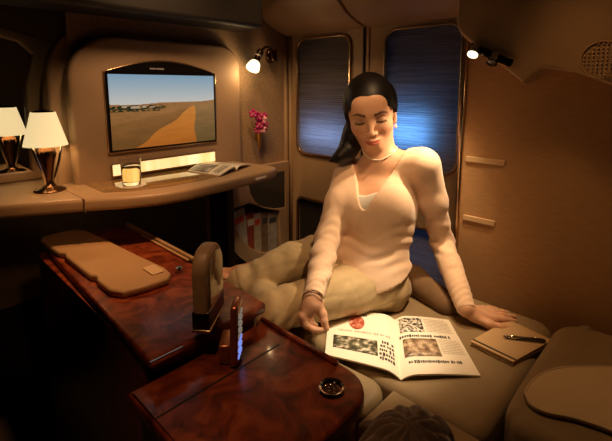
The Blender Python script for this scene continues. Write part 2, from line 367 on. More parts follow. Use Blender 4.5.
rid = (V > apex[1]) & (U > L + .02 * np.sin(V * 22)) & (U < R + .01 * np.sin(V * 14))
img = np.where(rid[..., None], mixc((.82, .52, .22), (.68, .38, .12), (V - .42) / .58) * (1 + .05 * nz[..., None]), img)
rs = (V > hz + .03) & (U >= R + .01 * np.sin(V * 14)); img = np.where(rs[..., None], mixc((.60, .44, .26), (.40, .31, .16), (V - .4) / .6) * (1 + .08 * nz[..., None]), img)
town = (V > .415) & (V < .50) & (U < .50 - abs(V - .45) * 1.5) & (nf_ + nz * .4 > -.12); img = np.where(town[..., None], np.array((.12, .15, .08)) * (1 + .5 * nf_[..., None]), img)
for (a, b, c, d) in ((.10, .14, .42, .445), (.17, .25, .425, .455), (.27, .31, .42, .45), (.34, .38, .435, .45)):
    bl = (U > a) & (U < b) & (V > c) & (V < d); img = np.where(bl[..., None], np.array((.72, .62, .50)), img)
vs = [(x, 1.4840, z) for z in zs for x in xs]; fs = [(j * NX + i, j * NX + i + 1, (j + 1) * NX + i + 1, (j + 1) * NX + i) for j in range(NZ - 1) for i in range(NX - 1)]
scr = me('screen', vs, fs, None, tv); ca = scr.data.color_attributes.new('picture', 'FLOAT_COLOR', 'POINT')
lin = np.concatenate([s2l(img).reshape(-1, 3), np.ones((NX * NZ, 1))], 1); ca.data.foreach_set('color', lin.ravel())
sm = bpy.data.materials.new('lit_screen'); sm.use_nodes = True; nt = sm.node_tree; b = nt.nodes['Principled BSDF']; b.inputs['Base Color'].default_value = (.01, .01, .01, 1); b.inputs['Roughness'].default_value = .4
a_ = nt.nodes.new('ShaderNodeAttribute'); a_.attribute_name = 'picture'; nt.links.new(a_.outputs['Color'], b.inputs['Emission Color']); b.inputs['Emission Strength'].default_value = .85
scr.data.materials.append(sm); s_ = scr.modifiers.new('solid', 'SOLIDIFY'); s_.thickness = .002; s_.offset = -1; rel(scr, tv)
mk = [( [(.742 + k * .0062 + (0.002 if k > 3 else 0), 1.4850, 1.262), (.7462 + k * .0062 + (0.002 if k > 3 else 0), 1.4850, 1.262), (.7462 + k * .0062 + (0.002 if k > 3 else 0), 1.4850, 1.2675), (.742 + k * .0062 + (0.002 if k > 3 else 0), 1.4850, 1.2675)], [(0, 1, 2, 3)]) for k in range(9)]
lg = merged('maker_mark', mk, mat('grey_print', (.5, .5, .5), .5), tv, False); s_ = lg.modifiers.new('solid', 'SOLIDIFY'); s_.thickness = .0006; s_.offset = 1; rel(lg, tv)

tv.location = (.784, 1.49, .974); tv.scale = (.974, 1, .974)
# ------------------------------------------------------------ lit strip below the screen
sl = thing('strip_light', (.80, 1.49, .876), 'long glowing strip light set in the wall right under the screen', 'wall light')
rel(plate('light_frame', rrect(.578, .872, 1.024, .922, .004), M['champagne'], sl, depth=.012, bevel=.002, holes=[rrect(.583, .877, 1.019, .917, .002)], frame=YP(1.492)), sl)
glow = mat('glowing_diffuser', (.9, .75, .4), .5, emit=(1.0, .70, .26), estr=1.15)
nt = glow.node_tree; tc = nt.nodes.new('ShaderNodeTexCoord'); mp = nt.nodes.new('ShaderNodeMapping'); mp.inputs['Scale'].default_value = (1, .1, .1)
n = nt.nodes.new('ShaderNodeTexNoise'); n.inputs['Scale'].default_value = 14; r = nt.nodes.new('ShaderNodeValToRGB'); r.color_ramp.elements[0].position = .35; r.color_ramp.elements[1].position = .62
r.color_ramp.elements[0].color = (.75, .45, .13, 1); r.color_ramp.elements[1].color = (1.0, .80, .42, 1)
nt.links.new(tc.outputs['Object'], mp.inputs[0]); nt.links.new(mp.outputs[0], n.inputs['Vector']); nt.links.new(n.outputs['Fac'], r.inputs[0]); nt.links.new(r.outputs[0], nt.nodes['Principled BSDF'].inputs['Emission Color'])
rel(box('diffuser', (.582, 1.488, .876), (1.020, 1.496, .918), glow, sl), sl)

sl.location = (.779, 1.49, .884); sl.scale = (.974, 1, .974)
# ------------------------------------------------------------ table lamps
def table_lamp(x, y, label, s=1.0):
    r = thing('table_lamp', (x, y, .870), label, 'lamp', 'table lamps on the desk')
    lathe('lamp_base', [(.044, 0), (.046, .004), (.040, .008), (.022, .013), (.012, .022), (.010, .032)], M['bronze'], r)
    body = [(.010, .030), (.012, .045), (.016, .070), (.023, .100), (.028, .118), (.024, .132), (.014, .142), (.008, .150), (.008, .165)]
    lathe('lamp_stem', body, M['bronze'], r, ell=(1, .62))
    for s_ in (-1, 1):
        tube('lamp_arm', [Vector(p) for p in catmull([(s_ * .012, -.005, .012), (s_ * .017, -.012, .05), (s_ * .030, -.015, .10), (s_ * .038, -.010, .145), (s_ * .020, 0, .165)], 5)], .0042, M['chrome'], r)
    sh = lathe('lamp_shade', [(.062, .146), (.034, .250), (.0325, .250), (.0605, .146)], M['shade'], r, n=48, cap=False)
    vs_ = sh.data
    lathe('shade_cap', [(.0325, .246), (.028, .253), (.018, .256), (.004, .258)], M['bronze'], r)
    point('lamp_bulb_light', (0, 0, .20), .55, (1.0, .66, .34), .02, r)
    return r
table_lamp(.368, 1.484, 'bronze table lamp with glowing ivory shade, on the desk left of the screen')
table_lamp(.353, 1.915, 'farther bronze table lamp with ivory shade at the photo left edge')

# ------------------------------------------------------------ wall sconce
sc_ = thing('wall_sconce', (1.353, 1.535, 1.342), 'bronze wall reading lamp with small lit glass shade left of the windows', 'wall lamp')
lathe('wall_mount', [(.030, 0), (.030, .006), (.024, .014), (.010, .018)], M['bronze'], sc_, rot=(math.pi / 2, 0, 0), ell=(1, 1.15))
lathe('pivot_knob', [(.014, -.028), (.016, -.022), (.016, .022), (.014, .028)], M['bronze'], sc_, loc=(-.006, -.032, 0))
tube('lamp_arm', [Vector(p) for p in catmull([(-.006, -.02, .0), (-.025, -.045, .022), (-.080, -.068, .034), (-.122, -.073, .014)], 5)], .006, M['bronze'], sc_)
dv = (Vector((1.180, 1.450, 1.283)) - Vector((1.232, 1.463, 1.352))).normalized(); q = dv.to_track_quat('Z', 'X').to_euler()
p0 = Vector((1.230, 1.462, 1.352)) - sc_.location
lathe('lamp_head', [(.006, -.008), (.015, -.004), (.017, .010), (.014, .035), (.016, .055), (.018, .062)], M['bronze'], sc_, loc=p0, rot=q)
lathe('head_clip', [(.0165, .020), (.0185, .022), (.0185, .028), (.0165, .030)], M['chrome'], sc_, loc=p0, rot=q)
lathe('glass_shade', [(.017, .060), (.024, .068), (.030, .092), (.029, .098), (.010, .099)], M['bulb'], sc_, loc=p0, rot=q)
point('sconce_light', tuple(p0 + dv * .125), .55, (1.0, .64, .30), .012, sc_)

# ------------------------------------------------------------ wall vase and orchid
v_ = thing('wall_vase', (1.253, 1.508, .900), 'slim golden cone-shaped vase fixed to the wall below the sconce', 'vase')
lathe('vase_cone', [(.002, 0), (.006, .018), (.013, .060), (.019, .105), (.0205, .112), (.0185, .112), (.010, .050)], mat('amber_glass_metal', (.75, .42, .12), .15, .7), v_)
box('wall_clip', (-.006, -.002, .05), (.006, .029, .075), M['champagne'], v_, .002)
orch = thing('orchid_sprig', (1.248, 1.506, .963), 'magenta and pink orchid sprig standing in the wall vase', 'flower')
petal_m = [mat('magenta_petal', (.42, .02, .14), .5), mat('pink_petal', (.85, .38, .45), .5), mat('dark_leaf', (.03, .045, .03), .5)]
def blossom(c, s, mi, face):
    pcs = []; q = Vector(face).to_track_quat('Z', 'Y')
    for k in range(5):
        a = 2 * math.pi * k / 5 + .3; L = 6; vs = []; fs = []
        for i in range(L + 1):
            t = i / L; wd = math.sin(math.pi * min(1, t * .86 + .06)) * .40 * s
            for w_ in (-1, 0, 1):
                vs.append(Vector(c) + q @ Vector((math.cos(a) * t * s - math.sin(a) * w_ * wd, math.sin(a) * t * s + math.cos(a) * w_ * wd, .30 * s * math.sin(t * 2.2) - .18 * abs(w_) * wd)))
        for i in range(L):
            for w_ in range(2): fs.append((i * 3 + w_, i * 3 + w_ + 1, i * 3 + w_ + 4, i * 3 + w_ + 3))
        pcs.append((vs, fs))
    o = merged('blossom', pcs, petal_m[mi], orch); so = o.modifiers.new('solid', 'SOLIDIFY'); so.thickness = .0012
    lathe('blossom_centre', [(.001, 0), (.16 * s, .10 * s), (.18 * s, .26 * s), (.06 * s, .42 * s)], petal_m[1 - mi], o, n=10, loc=c, rot=q.to_euler())
for c, s, mi in [((-.038, -.012, .112), .022, 0), ((-.016, -.022, .098), .022, 0), ((.004, -.020, .082), .026, 1), ((-.012, -.024, .062), .024, 0), ((.010, -.026, .052), .022, 0), ((-.002, -.030, .040), .020, 1), ((.022, -.016, .100), .018, 0), ((-.020, -.018, .036), .018, 0), ((.024, -.018, .060), .018, 0)]:
    blossom(c, s, mi, (-.6 + c[0] * 6, -.8, .15))
for pth in ([(0, 0, -.03), (-.004, -.006, .04), (-.02, -.012, .09), (-.040, -.010, .118)], [(0, 0, -.03), (.006, -.004, .03), (.012, -.012, .08), (.020, -.012, .10)]):
    tube('stem', catmull(pth, 4), .0018, petal_m[2], orch, 6)
for a, b_ in (((.012, -.004, .03), (.034, -.012, .088)), ((-.006, -.003, .03), (-.038, -.01, .050))):
    a = Vector(a); b_ = Vector(b_); d_ = b_ - a; sd = d_.cross(Vector((0, 1, 0))).normalized()
    pts = [a, a + d_ * .4 + sd * .009, b_, a + d_ * .4 - sd * .009]; o = me('leaf', pts, [(0, 1, 2, 3)], petal_m[2], orch); so = o.modifiers.new('solid', 'SOLIDIFY'); so.thickness = .001

# ------------------------------------------------------------ tumbler, coaster and magazine on the desk
g_ = thing('tumbler', (.570, 1.343, .8795), 'glass tumbler of pale amber drink in front of the strip light', 'glass')
glass = mat('clear_glass', (1, 1, 1), .02, trans=1, ior=1.45); drink = mat('amber_drink', (1.0, .80, .42), .02, trans=1, ior=1.33)
lathe('glass_wall', [(.027, 0), (.029, .004), (.0325, .088), (.0315, .0885), (.0280, .010), (.004, .009)], glass, g_, n=40)
lathe('drink', [(.0282, .0105), (.0304, .058), (.004, .058)], drink, g_, n=40)
mt = thing('glass_coaster', (.570, 1.343, .8728), 'thin pale round coaster under the tumbler', 'coaster')
lathe('coaster_disc', [(.045, 0), (.046, .003), (.044, .006)], mat('pale_coaster', (.6, .52, .4), .25, coat=.5), mt, n=40)

def page_text(name, parent, fn, s0, s1, t0, t1, rows, m, fill=.9, size=.6, seed=0):
    """rows of tiny illegible glyph strokes laid on the page surface fn(s, t)"""
    rr = random.Random(seed); pcs = []
    for k in range(rows):
        tt = t0 + (t1 - t0) * (k + .5) / rows; hh = (t1 - t0) / rows * size * .5; s = s0
        end = s0 + (s1 - s0) * (1 if k < rows - 1 else fill)
        while s < end:
            wl = rr.uniform(.5, 1.0) * abs(hh) * 1.3; h1 = hh * rr.choice((.7, .7, 1.0, 1.1))
            q = [Vector(fn(s, tt - h1)), Vector(fn(s + wl, tt - h1)), Vector(fn(s + wl, tt + h1)), Vector(fn(s, tt + h1))]
            pcs.append(([p + Vector((0, 0, .0006)) for p in q], [(0, 1, 2, 3)])); s += wl * (1.35 if rr.random() > .18 else 2.2)
    o = merged(name, pcs, m, parent, False)
    return o
def page_picture(name, parent, fn, s0, s1, t0, t1, m, nu=8, nv=4):
    return sheet(name, lambda a, b: Vector(fn(s0 + (s1 - s0) * a, t0 + (t1 - t0) * b)) + Vector((0, 0, .0005)), nu, nv, m, parent, .0003)
def pic_mat(name, cols, scale, stretch=(1, 1, 1), detail=5):
    m = mat(name, rough=.35); nt = m.node_tree; tc = nt.nodes.new('ShaderNodeTexCoord'); mp = nt.nodes.new('ShaderNodeMapping'); mp.inputs['Scale'].default_value = stretch
    n = nt.nodes.new('ShaderNodeTexNoise'); n.inputs['Scale'].default_value = scale; n.inputs['Detail'].default_value = detail; r = nt.nodes.new('ShaderNodeValToRGB'); r.color_ramp.interpolation = 'CONSTANT' if name.startswith('bronze') else 'LINEAR'
    e = r.color_ramp.elements; e[0].position = .3; e[0].color = (*cols[0], 1); e[1].position = .68; e[1].color = (*cols[-1], 1)
    for k, c in enumerate(cols[1:-1]): x = e.new(.3 + .38 * (k + 1) / (len(cols) - 1)); x.color = (*c, 1)
    nt.links.new(tc.outputs['Object'], mp.inputs[0]); nt.links.new(mp.outputs[0], n.inputs['Vector']); nt.links.new(n.outputs['Fac'], r.inputs[0]); nt.links.new(r.outputs[0], nt.nodes['Principled BSDF'].inputs['Base Color']); return m
def magazine(name, corners, spine, label, zb, lift=.014, seed=1, droop=0):
    """corners: back-left, back-right, front-right, front-left (xy); spine: back xy, front xy"""
    bl, br, fr, fl = [Vector((*c, 0)) for c in corners]; sb, sf = [Vector((*c, 0)) for c in spine]
    r = thing(name, (sf.x, sf.y, zb), label, 'magazine')
    o0 = Vector((sf.x, sf.y, 0))
    def hgt(q, l): return .003 + l * (1 - (1 - min(1, q * 4.5)) ** 2) * (1 - q) ** 1.1 + .004 * math.sin(q * 3.0)
    def left(s, t):   # s: 0 spine .. 1 outer; t: 0 front .. 1 back
        a = sf.lerp(sb, t); b_ = fl.lerp(bl, t); p = a.lerp(b_, s); return (p.x - o0.x, p.y - o0.y, hgt(s, lift) + droop * s * s)
    def right(s, t):
        a = sf.lerp(sb, t); b_ = fr.lerp(br, t); p = a.lerp(b_, s); return (p.x - o0.x, p.y - o0.y, hgt(s, lift * .8))
    for nm, fn in (('left_page', left), ('right_page', right)):
        vs, fs = [], []; NU, NV = 28, 6; w_ = (NU + 1) * (NV + 1)
        for lay in (0, 1):
            for j in range(NV + 1):
                for i in range(NU + 1):
                    p = fn(i / NU, j / NV); vs.append((p[0], p[1], p[2] if lay == 0 else max(.0005, p[2] - .004 if p[2] < .02 else p[2] - .004)))
        for j in range(NV):
            for i in range(NU):
                a = j * (NU + 1) + i; fs.append((a, a + 1, a + NU + 2, a + NU + 1)); fs.append((w_ + a, w_ + a + NU + 1, w_ + a + NU + 2, w_ + a + 1))
        bd = [i for i in range(NU)] ; 
        for i in range(NU): fs.append((i, w_ + i, w_ + i + 1, i + 1)); a = NV * (NU + 1) + i; fs.append((a, a + 1, w_ + a + 1, w_ + a))
        for j in range(NV):
            a = j * (NU + 1); fs.append((a, a + NU + 1, w_ + a + NU + 1, w_ + a)); a += NU; fs.append((a, w_ + a, w_ + a + NU + 1, a + NU + 1))
        fixn(me(nm, vs, fs, M['paper'], r, True)).data.set_sharp_from_angle(angle=math.radians(50))
    return r, left, right
dm, dl, dr_ = magazine('open_magazine', [(.825, 1.425), (1.005, 1.500), (1.080, 1.350), (.860, 1.262)], [(.915, 1.470), (.965, 1.300)], 'open magazine lying on the desk right of the tumbler', .8725, .018)
pd = pic_mat('grey_desk_picture', [(.03, .03, .03), (.25, .24, .22), (.6, .58, .52)], 30)
page_picture('printed_picture', dm, dl, .08, .95, .40, .95, pd); page_picture('printed_picture', dm, dr_, .10, .80, .1, .6, pic_mat('pale_desk_picture', [(.5, .48, .42), (.7, .66, .6)], 20))
page_text('printed_text', dm, dl, .1, .9, .1, .3, 3, M['ink'], seed=3)

# ------------------------------------------------------------ literature pocket on the wall under the desk
pk = thing('literature_pocket', (1.25, 1.49, .30), 'curved tan wall pocket holding magazines, under the right end of the desk', 'magazine pocket')
po = [(1.025, .825), (1.018, .72), (1.022, .62), (1.045, .55), (1.075, .47), (1.13, .40), (1.20, .345), (1.30, .305), (1.44, .30), (1.44, .825)]
hole = [(1.094, .648), (1.092, .60), (1.105, .55), (1.135, .49), (1.18, .44), (1.24, .395), (1.365, .358), (1.372, .36), (1.372, .575), (1.30, .60), (1.18, .655)]
hole2 = [(1.178, .755), (1.19, .70), (1.215, .66), (1.26, .625), (1.33, .60), (1.404, .590), (1.408, .60), (1.408, .775), (1.185, .775)]
rel(plate('pocket_front', po, M['panel'], pk, depth=.035, bevel=.006, holes=[hole, hole2], frame=YP(1.5165), bres=3), pk)
rel(box('pocket_back', (1.03, 1.532, .31), (1.43, 1.534, .82), M['dark'], pk), pk)
smoke = mat('smoked_plastic', (.20, .17, .14), .08, trans=.75)
rel(plate('smoked_cover', [(p[0], p[1]) for p in hole2], smoke, pk, depth=.003, frame=YP(1.502)), pk)
rel(tube('pocket_rim', [Vector((x, 1.497, z)) for x, z in [(p[0], p[1]) for p in catmull([(1.024, .80), (1.018, .72), (1.022, .62), (1.045, .55), (1.075, .47), (1.13, .40), (1.20, .345), (1.30, .305)], 5)]], .0045, M['leather'], pk), pk)
spec = [(1.118, .115, .20, -.24, (.10, .09, .09), 'black magazine leaning leftmost in the wall pocket'), (1.165, .10, .235, -.20, (.55, .50, .44), 'white magazine with red print in the wall pocket'),
        (1.215, .05, .225, -.06, (.38, .08, .05), 'red magazine near the middle of the wall pocket'), (1.245, .045, .215, .0, (.60, .52, .40), 'cream magazine with a narrow spine in the wall pocket'),
        (1.290, .05, .21, .02, (.30, .20, .13), 'brown magazine right of the cream one in the wall pocket'), (1.335, .06, .20, .02, (.50, .46, .42), 'pale grey magazine rightmost in the wall pocket')]
for k, (x, wd, h, tilt, c, lb) in enumerate(spec):
    t = thing('magazine', (x, 1.5215, .375 + (.045 if k == 0 else .02 if k == 1 else 0)), lb, 'magazine', 'magazines in the wall pocket', rot=(0, tilt, 0)); t.location.y = 1.5275 - .0014 * k * 1.5
    box('magazine_cover', (-wd / 2, -.0008, 0), (wd / 2, .0008, h), mat('cover_%d' % k, c, .35, var=.3, vscale=30), t)
    c2 = (.6, .08, .06) if k in (1, 3) else (.7, .66, .6) if k in (0, 2) else (.06, .06, .07)
    box('cover_print', (-wd * .38, -.0012, h * .72), (wd * .38, -.0008, h * .86), mat('print_%d' % k, c2, .4), t)
# ------------------------------------------------------------ wooden console beside the bed
co = thing('wooden_console', (.45, .95, 0), 'glossy burl wood console with a stepped top, between camera and bed', 'console')
topA = rrect(.305, .69, .590, 1.50, [.012, .012, .07, .07], 6)
topA = [(x + (.03 * (y - .69) / .81 if x < .45 else 0), y) for x, y in topA]
rel(plate('upper_top', topA, M['burl'], co, depth=.022, bevel=.006, frame=ZP(.689), bres=3), co)
rel(plate('upper_body', [(x * .97 + .012, y) for x, y in rrect(.31, .70, .585, 1.48, .03, 6)], M['burl'], co, depth=.675, frame=ZP(.339)), co)
lowB = rrect(.262, .375, .588, .692, [.03, .075, .004, .004], 10)
rel(plate('lower_top', lowB, M['burl'], co, depth=.028, bevel=.007, frame=ZP(.646), bres=3), co)
rel(plate('lower_body', rrect(.28, .39, .575, .688, [.03, .06, .004, .004], 10), M['burl'], co, depth=.63, frame=ZP(.316)), co)
rel(box('seam_strip', (.27, .598, .6600), (.545, .602, .6606), M['dark'], co), co)
rel(box('edge_trim', (.303, .6835, .692), (.37, .6885, .7005), M['chrome'], co, .001), co)
rel(tube('rim_trim', [(.577, .695, .664), (.577, .47, .664)], .006, M['burl'], co), co)
# slim rail on the window side
rl = thing('side_rail', (.598, 1.25, .70), 'long slim tan rail along the window side of the console', 'rail')
rel(box('rail_bar', (.592, .96, .695), (.604, 1.475, .712), M['leather'], rl, .004), rl)
rel(box('rail_cap', (.582, 1.03, .7005), (.590, 1.33, .707), M['pad'], rl, .003), rl)
# tan armrest pad
ap = thing('armrest_pad', (.42, 1.22, .70), 'long tan padded lid lying on the wood console', 'armrest pad')
pts = [(.325, 1.475), (.338, 1.503), (.39, 1.512), (.437, 1.505), (.458, 1.47), (.470, 1.36), (.486, 1.15), (.500, 1.005), (.495, .962), (.475, .940), (.42, .940), (.366, .950), (.348, .985), (.347, 1.06), (.353, 1.075), (.353, 1.09), (.345, 1.10), (.340, 1.28), (.345, 1.295), (.345, 1.31), (.336, 1.325), (.330, 1.40)]
rel(plate('pad_body', pts, M['pad'], ap, depth=.020, bevel=.007, frame=ZP(.7105), bres=4), ap)
rel(plate('release_button', rrect(.452, .975, .485, 1.035, .006), mat('cream_button', (.75, .55, .32), .4), ap, depth=.004, bevel=.0015, frame=ZP(.7225)), ap)
kn = thing('latch_knob', (.533, .990, .70), 'tiny chrome knob by the near end of the tan pad', 'knob')
lathe('knob_stem', [(.007, 0), (.007, .006)], M['chrome'], kn); lathe('knob_cap', [(.008, .006), (.0105, .009), (.0095, .014), (.004, .016)], M['chrome'], kn)
# round flush dial on the lower top
cp = thing('round_dial', (.520, .435, .660), 'small round chrome-rimmed dial sunk in the console end', 'dial')
lathe('chrome_ring', [(.0225, 0), (.0250, .002), (.0225, .0065), (.0185, .005), (.0180, .001)], M['chrome'], cp, n=40)
lathe('dark_disc', [(.018, 0), (.018, .0022), (.010, .0030)], M['bronze'], cp, n=32)
for k in range(9):
    a = k * 2.4; rr = .004 + .0013 * k
    lathe('chrome_stud', [(.0016, 0), (.0018, .0012), (.0008, .0020)], M['chrome'], cp, n=10, loc=(rr * math.cos(a), rr * math.sin(a), .0026))

# ------------------------------------------------------------ pop-up screen and its handset
mo = thing('swivel_screen', (.452, .705, .70), 'tan-backed swivel control screen seen edge-on, standing on the wood console', 'screen')
# the unit is a thick rounded slab whose face looks to the window side
ax = Vector((.78, .626, 0)).normalized(); upv = Vector((0, 0, 1)); nn = ax.cross(upv).normalized()
sil = rrect(-.052, .022, .052, .178, [.010, .010, .045, .045], 8)
def slab(name, prof, off, dep, m, parent, bev):
    return plate(name, prof, m, parent, depth=dep, bevel=bev, frame=(nn * off, ax, upv), bres=4)
slab('screen_housing', sil, -.008, .034, M['leather'], mo, .009)
slab('screen_glass', rrect(-.043, .062, .043, .166, [.006, .006, .036, .036], 8), .0095, .004, mat('dim_screen_glass', (.25, .18, .10), .12, coat=1), mo, .001)
slab('dark_foot', rrect(-.053, .020, .053, .058, .006), -.008, .0355, M['black'], mo, .003)
slab('chrome_foot_strip', rrect(-.054, .014, .054, .021, .003), -.008, .037, M['champagne'], mo, .0015)
lathe('hinge_post', [(.016, 0), (.014, .016)], M['bronze'], mo, n=20)
plate('hinge_block', rrect(-.030, -.0395, .030, .001, .006), mat('copper_block', (.34, .13, .06), .3, .6), mo, depth=.024, bevel=.004, frame=((-.006, -.056, 0), (.70, .714, 0), (0, 0, 1)))
hs = thing('control_handset', (.447, .622, .662), 'slim copper handset with small lit keys beside the swivel screen', 'handset')
axh = Vector((.75, .66, 0)).normalized(); nh = axh.cross(upv).normalized(); leanv = (upv * .985 + axh * .17).normalized()
def hslab(name, prof, off, dep, m, bev, parent=hs): return plate(name, prof, m, parent, depth=dep, bevel=bev, frame=(nh * off, axh, leanv), bres=2)
hslab('handset_body', rrect(-.026, 0, .026, .118, .010), 0, .014, mat('copper_lacquer', (.30, .09, .035), .2, .5), .004)
hslab('handset_face', rrect(-.022, .006, .022, .112, .007), .0075, .002, M['chrome'], .0008)
keym = mat('blue_lit_key', (.2, .3, .6), .4, emit=(.25, .35, 1.0), estr=.8); keyw = mat('white_key', (.7, .66, .6), .3, emit=(1, .9, .75), estr=.15)
for j in range(7):
    for i in range(3):
        hslab('key', rrect(-.017 + i * .012, .012 + j * .013, -.009 + i * .012, .020 + j * .013, .002), .0092, .0018, keym if j < 3 else keyw, .0005)

# ------------------------------------------------------------ bed
bd = thing('bed', (.95, .75, 0), 'fully reclined seat-bed in olive tan upholstery under the seated woman', 'bed')
def cushion(name, pts, z0, z1, m, parent, bev=.02, res=5): return rel(plate(name, pts, m, parent, depth=z1 - z0, bevel=bev, frame=ZP((z0 + z1) / 2), bres=res), parent)
cushion('seat_cushion', rrect(.738, .242, 1.262, .965, [.03, .05, .03, .03], 6), .40, .540, M['bed'], bd, .022)
cushion('leg_cushion', rrect(.738, .972, 1.262, 1.15, [.03, .03, .10, .04], 6), .40, .540, M['bed'], bd, .022)
cushion('side_bolster', [(x - (.055 * max(0, min(1, (y - .52) / .12)) if x > .7 else 0) + .0, y) for x, y in rrect(.618, .440, .734, 1.15, [.03, .05, .03, .03], 8)] , .40, .542, M['bolster'], bd, .020)
cushion('bed_plinth', rrect(.64, -.10, 1.20, 1.12, .03, 5), .0, .41, M['leather'], bd, .01)
back = [(.776, -.22), (.772, .08), (.775, .18), (.80, .215), (.85, .232), (1.10, .232), (1.20, .228), (1.248, .195), (1.262, .15), (1.262, -.22)]
cushion('back_cushion', [(p[0], p[1]) for p in catmull(back, 4)], .42, .572, M['bed'], bd, .028, 6)
cushion('near_side_cushion', [(.42, .08), (.733, .08), (.733, .437), (.606, .437), (.600, .430), (.596, .370), (.42, .366)], .40, .545, M['bed'], bd, .02)
hp = [atz(u, v, .582) for u, v in [(525, 392), (532, 381), (545, 372), (562, 367.5), (585, 366.5), (612, 367), (640, 373), (660, 420), (640, 440), (603, 427), (575, 418), (545, 411.5), (530, 403)]]
hc = thing('headrest_cover', tuple(np.mean(hp, 0)[:2]) + (.572,), 'pale curved headrest cover with piped edge at the lower right', 'headrest cover')
hcc = [tuple(p[:2]) for p in catmull(hp + [hp[0]], 4)][:-1]
rel(plate('cover_pad', hcc, mat('pale_antimacassar', (.62, .48, .30), .8, bump=.3, bscale=300), hc, depth=.010, bevel=.004, frame=ZP(.5775), bres=3), hc)
rel(tube('piping', [Vector((x, y, .5815)) for x, y in hcc + hcc[:1]], .0022, mat('piping_cream', (.60, .48, .32), .7), hc, 8), hc)

# brown bolster behind the woman, against the windows
pb = thing('brown_cushion', (1.17, .65, .50), 'long brown cushion lying behind the woman below the windows', 'cushion')

# ------------------------------------------------------------ open magazine being read
def xy(u, v, z=.556): return tuple(atz(u, v, z)[:2])
rm, rl_, rr_ = magazine('large_open_magazine', [xy(329, 309), xy(449, 316), xy(481, 371), xy(325, 352)], [xy(395, 316), xy(401, 375)], 'large open magazine on the bed in front of the woman', .5410, .016, droop=.006)
pA = pic_mat('bronze_relief_picture', [(.02, .015, .01), (.65, .60, .5), (.03, .02, .015), (.7, .62, .5)], 80)
pB = pic_mat('street_picture', [(.04, .025, .015), (.30, .20, .12), (.62, .50, .36)], 60, (1, 1, 1))
pC = pic_mat('terrace_picture', [(.015, .018, .010), (.10, .10, .06), (.75, .68, .55)], 75, (1, 1, 1))
page_picture('printed_picture', rm, rr_, .06, .46, .68, .96, pA); page_picture('printed_picture', rm, rr_, .08, .60, .26, .56, pB)
page_picture('printed_picture', rm, rl_, .28, .90, .17, .43, pC)
page_text('printed_headline', rm, rr_, .04, .90, .575, .635, 1, M['ink'], size=.8, seed=5)
page_text('printed_headline', rm, rr_, .12, .92, .150, .205, 1, M['ink'], size=.8, seed=6)
page_text('printed_text', rm, rr_, .62, .94, .30, .56, 9, mat('grey_ink', (.42, .36, .28), .6), size=.45, seed=7)
page_text('printed_text', rm, rr_, .50, .92, .68, .95, 9, bpy.data.materials['grey_ink'], size=.45, seed=8)
page_text('printed_headline', rm, rl_, .06, .24, .12, .46, 5, M['ink'], size=.8, seed=9)
page_text('printed_headline', rm, rl_, .10, .92, .53, .575, 1, bpy.data.materials['grey_ink'], size=.8, seed=10)
page_text('printed_headline', rm, rl_, .42, .78, .90, .94, 1, M['ink'], size=.9, seed=11)
# small red crest-like disc picture
dsc = []; nseg = 24; cs = [rl_(.57 + .115 * math.cos(2 * math.pi * k / nseg), .750 + .150 * math.sin(2 * math.pi * k / nseg)) for k in range(nseg)]
c0 = rl_(.57, .750); o = me('round_picture', [Vector(c0) + Vector((0, 0, .0008))] + [Vector(c) + Vector((0, 0, .0008)) for c in cs], [(0, 1 + k, 1 + (k + 1) % nseg) for k in range(nseg)], pic_mat('red_round_picture', [(.16, .04, .025), (.40, .08, .045), (.62, .32, .22)], 110), rm)
so = o.modifiers.new('solid', 'SOLIDIFY'); so.thickness = .0003
# magazine beneath: folded lower edge
# ------------------------------------------------------------ notebook and pen
nb_c = [xy(470, 343, .548), xy(508, 321, .548), xy(552, 342, .548), xy(513, 364, .548)]
nb = thing('notebook', (*np.mean(nb_c, 0), .541), 'closed tan notebook lying by the woman\'s left hand', 'notebook')
cr = [(c[0], c[1]) for c in nb_c]
rel(plate('lower_cover', cr, mat('notebook_cover', (.50, .34, .18), .6), nb, depth=.003, bevel=.001, frame=ZP(.5425)), nb)
cc = np.mean(cr, 0); rel(plate('page_block', [tuple(cc + (np.array(c) - cc) * .965) for c in cr], mat('page_edges', (.62, .45, .26), .8), nb, depth=.007, frame=ZP(.5475)), nb)
rel(plate('upper_cover', cr, mat('notebook_top', (.62, .43, .23), .55, var=.05), nb, depth=.003, bevel=.001, frame=ZP(.5525)), nb)
a0, a3 = np.array(cr[0]), np.array(cr[3]); ins_ = (cc - (a0 + a3) / 2) * .10; sp = [tuple(a0 + ins_), tuple(a3 + ins_), tuple(a3 + ins_ * 1.6), tuple(a0 + ins_ * 1.6)]
rel(plate('elastic_band', sp, M['ink'], nb, depth=.001, frame=ZP(.5545)), nb)
p0 = atz(503, 336, .560); p1 = atz(546, 341, .560); pn = thing('ballpoint_pen', tuple(p0), 'dark slim pen resting across the notebook', 'pen')
d_ = Vector(p1 - p0); pm = mat('gunmetal_pen', (.12, .11, .10), .25, .8)
tube('pen_barrel', [d_ * t for t in (0, .04, .10, .50, .52, .95, .99, 1)], [.001, .0024, .0038, .0044, .0046, .0042, .003, .001], pm, pn, 12)
tube('pen_grip', [d_ * .12, d_ * .34], [.0042, .0046], M['chrome'], pn, 12)
tube('pen_clip', [d_ * .94 + Vector((0, 0, .005)), d_ * .62 + Vector((0, 0, .006))], .0009, M['chrome'], pn, 8)

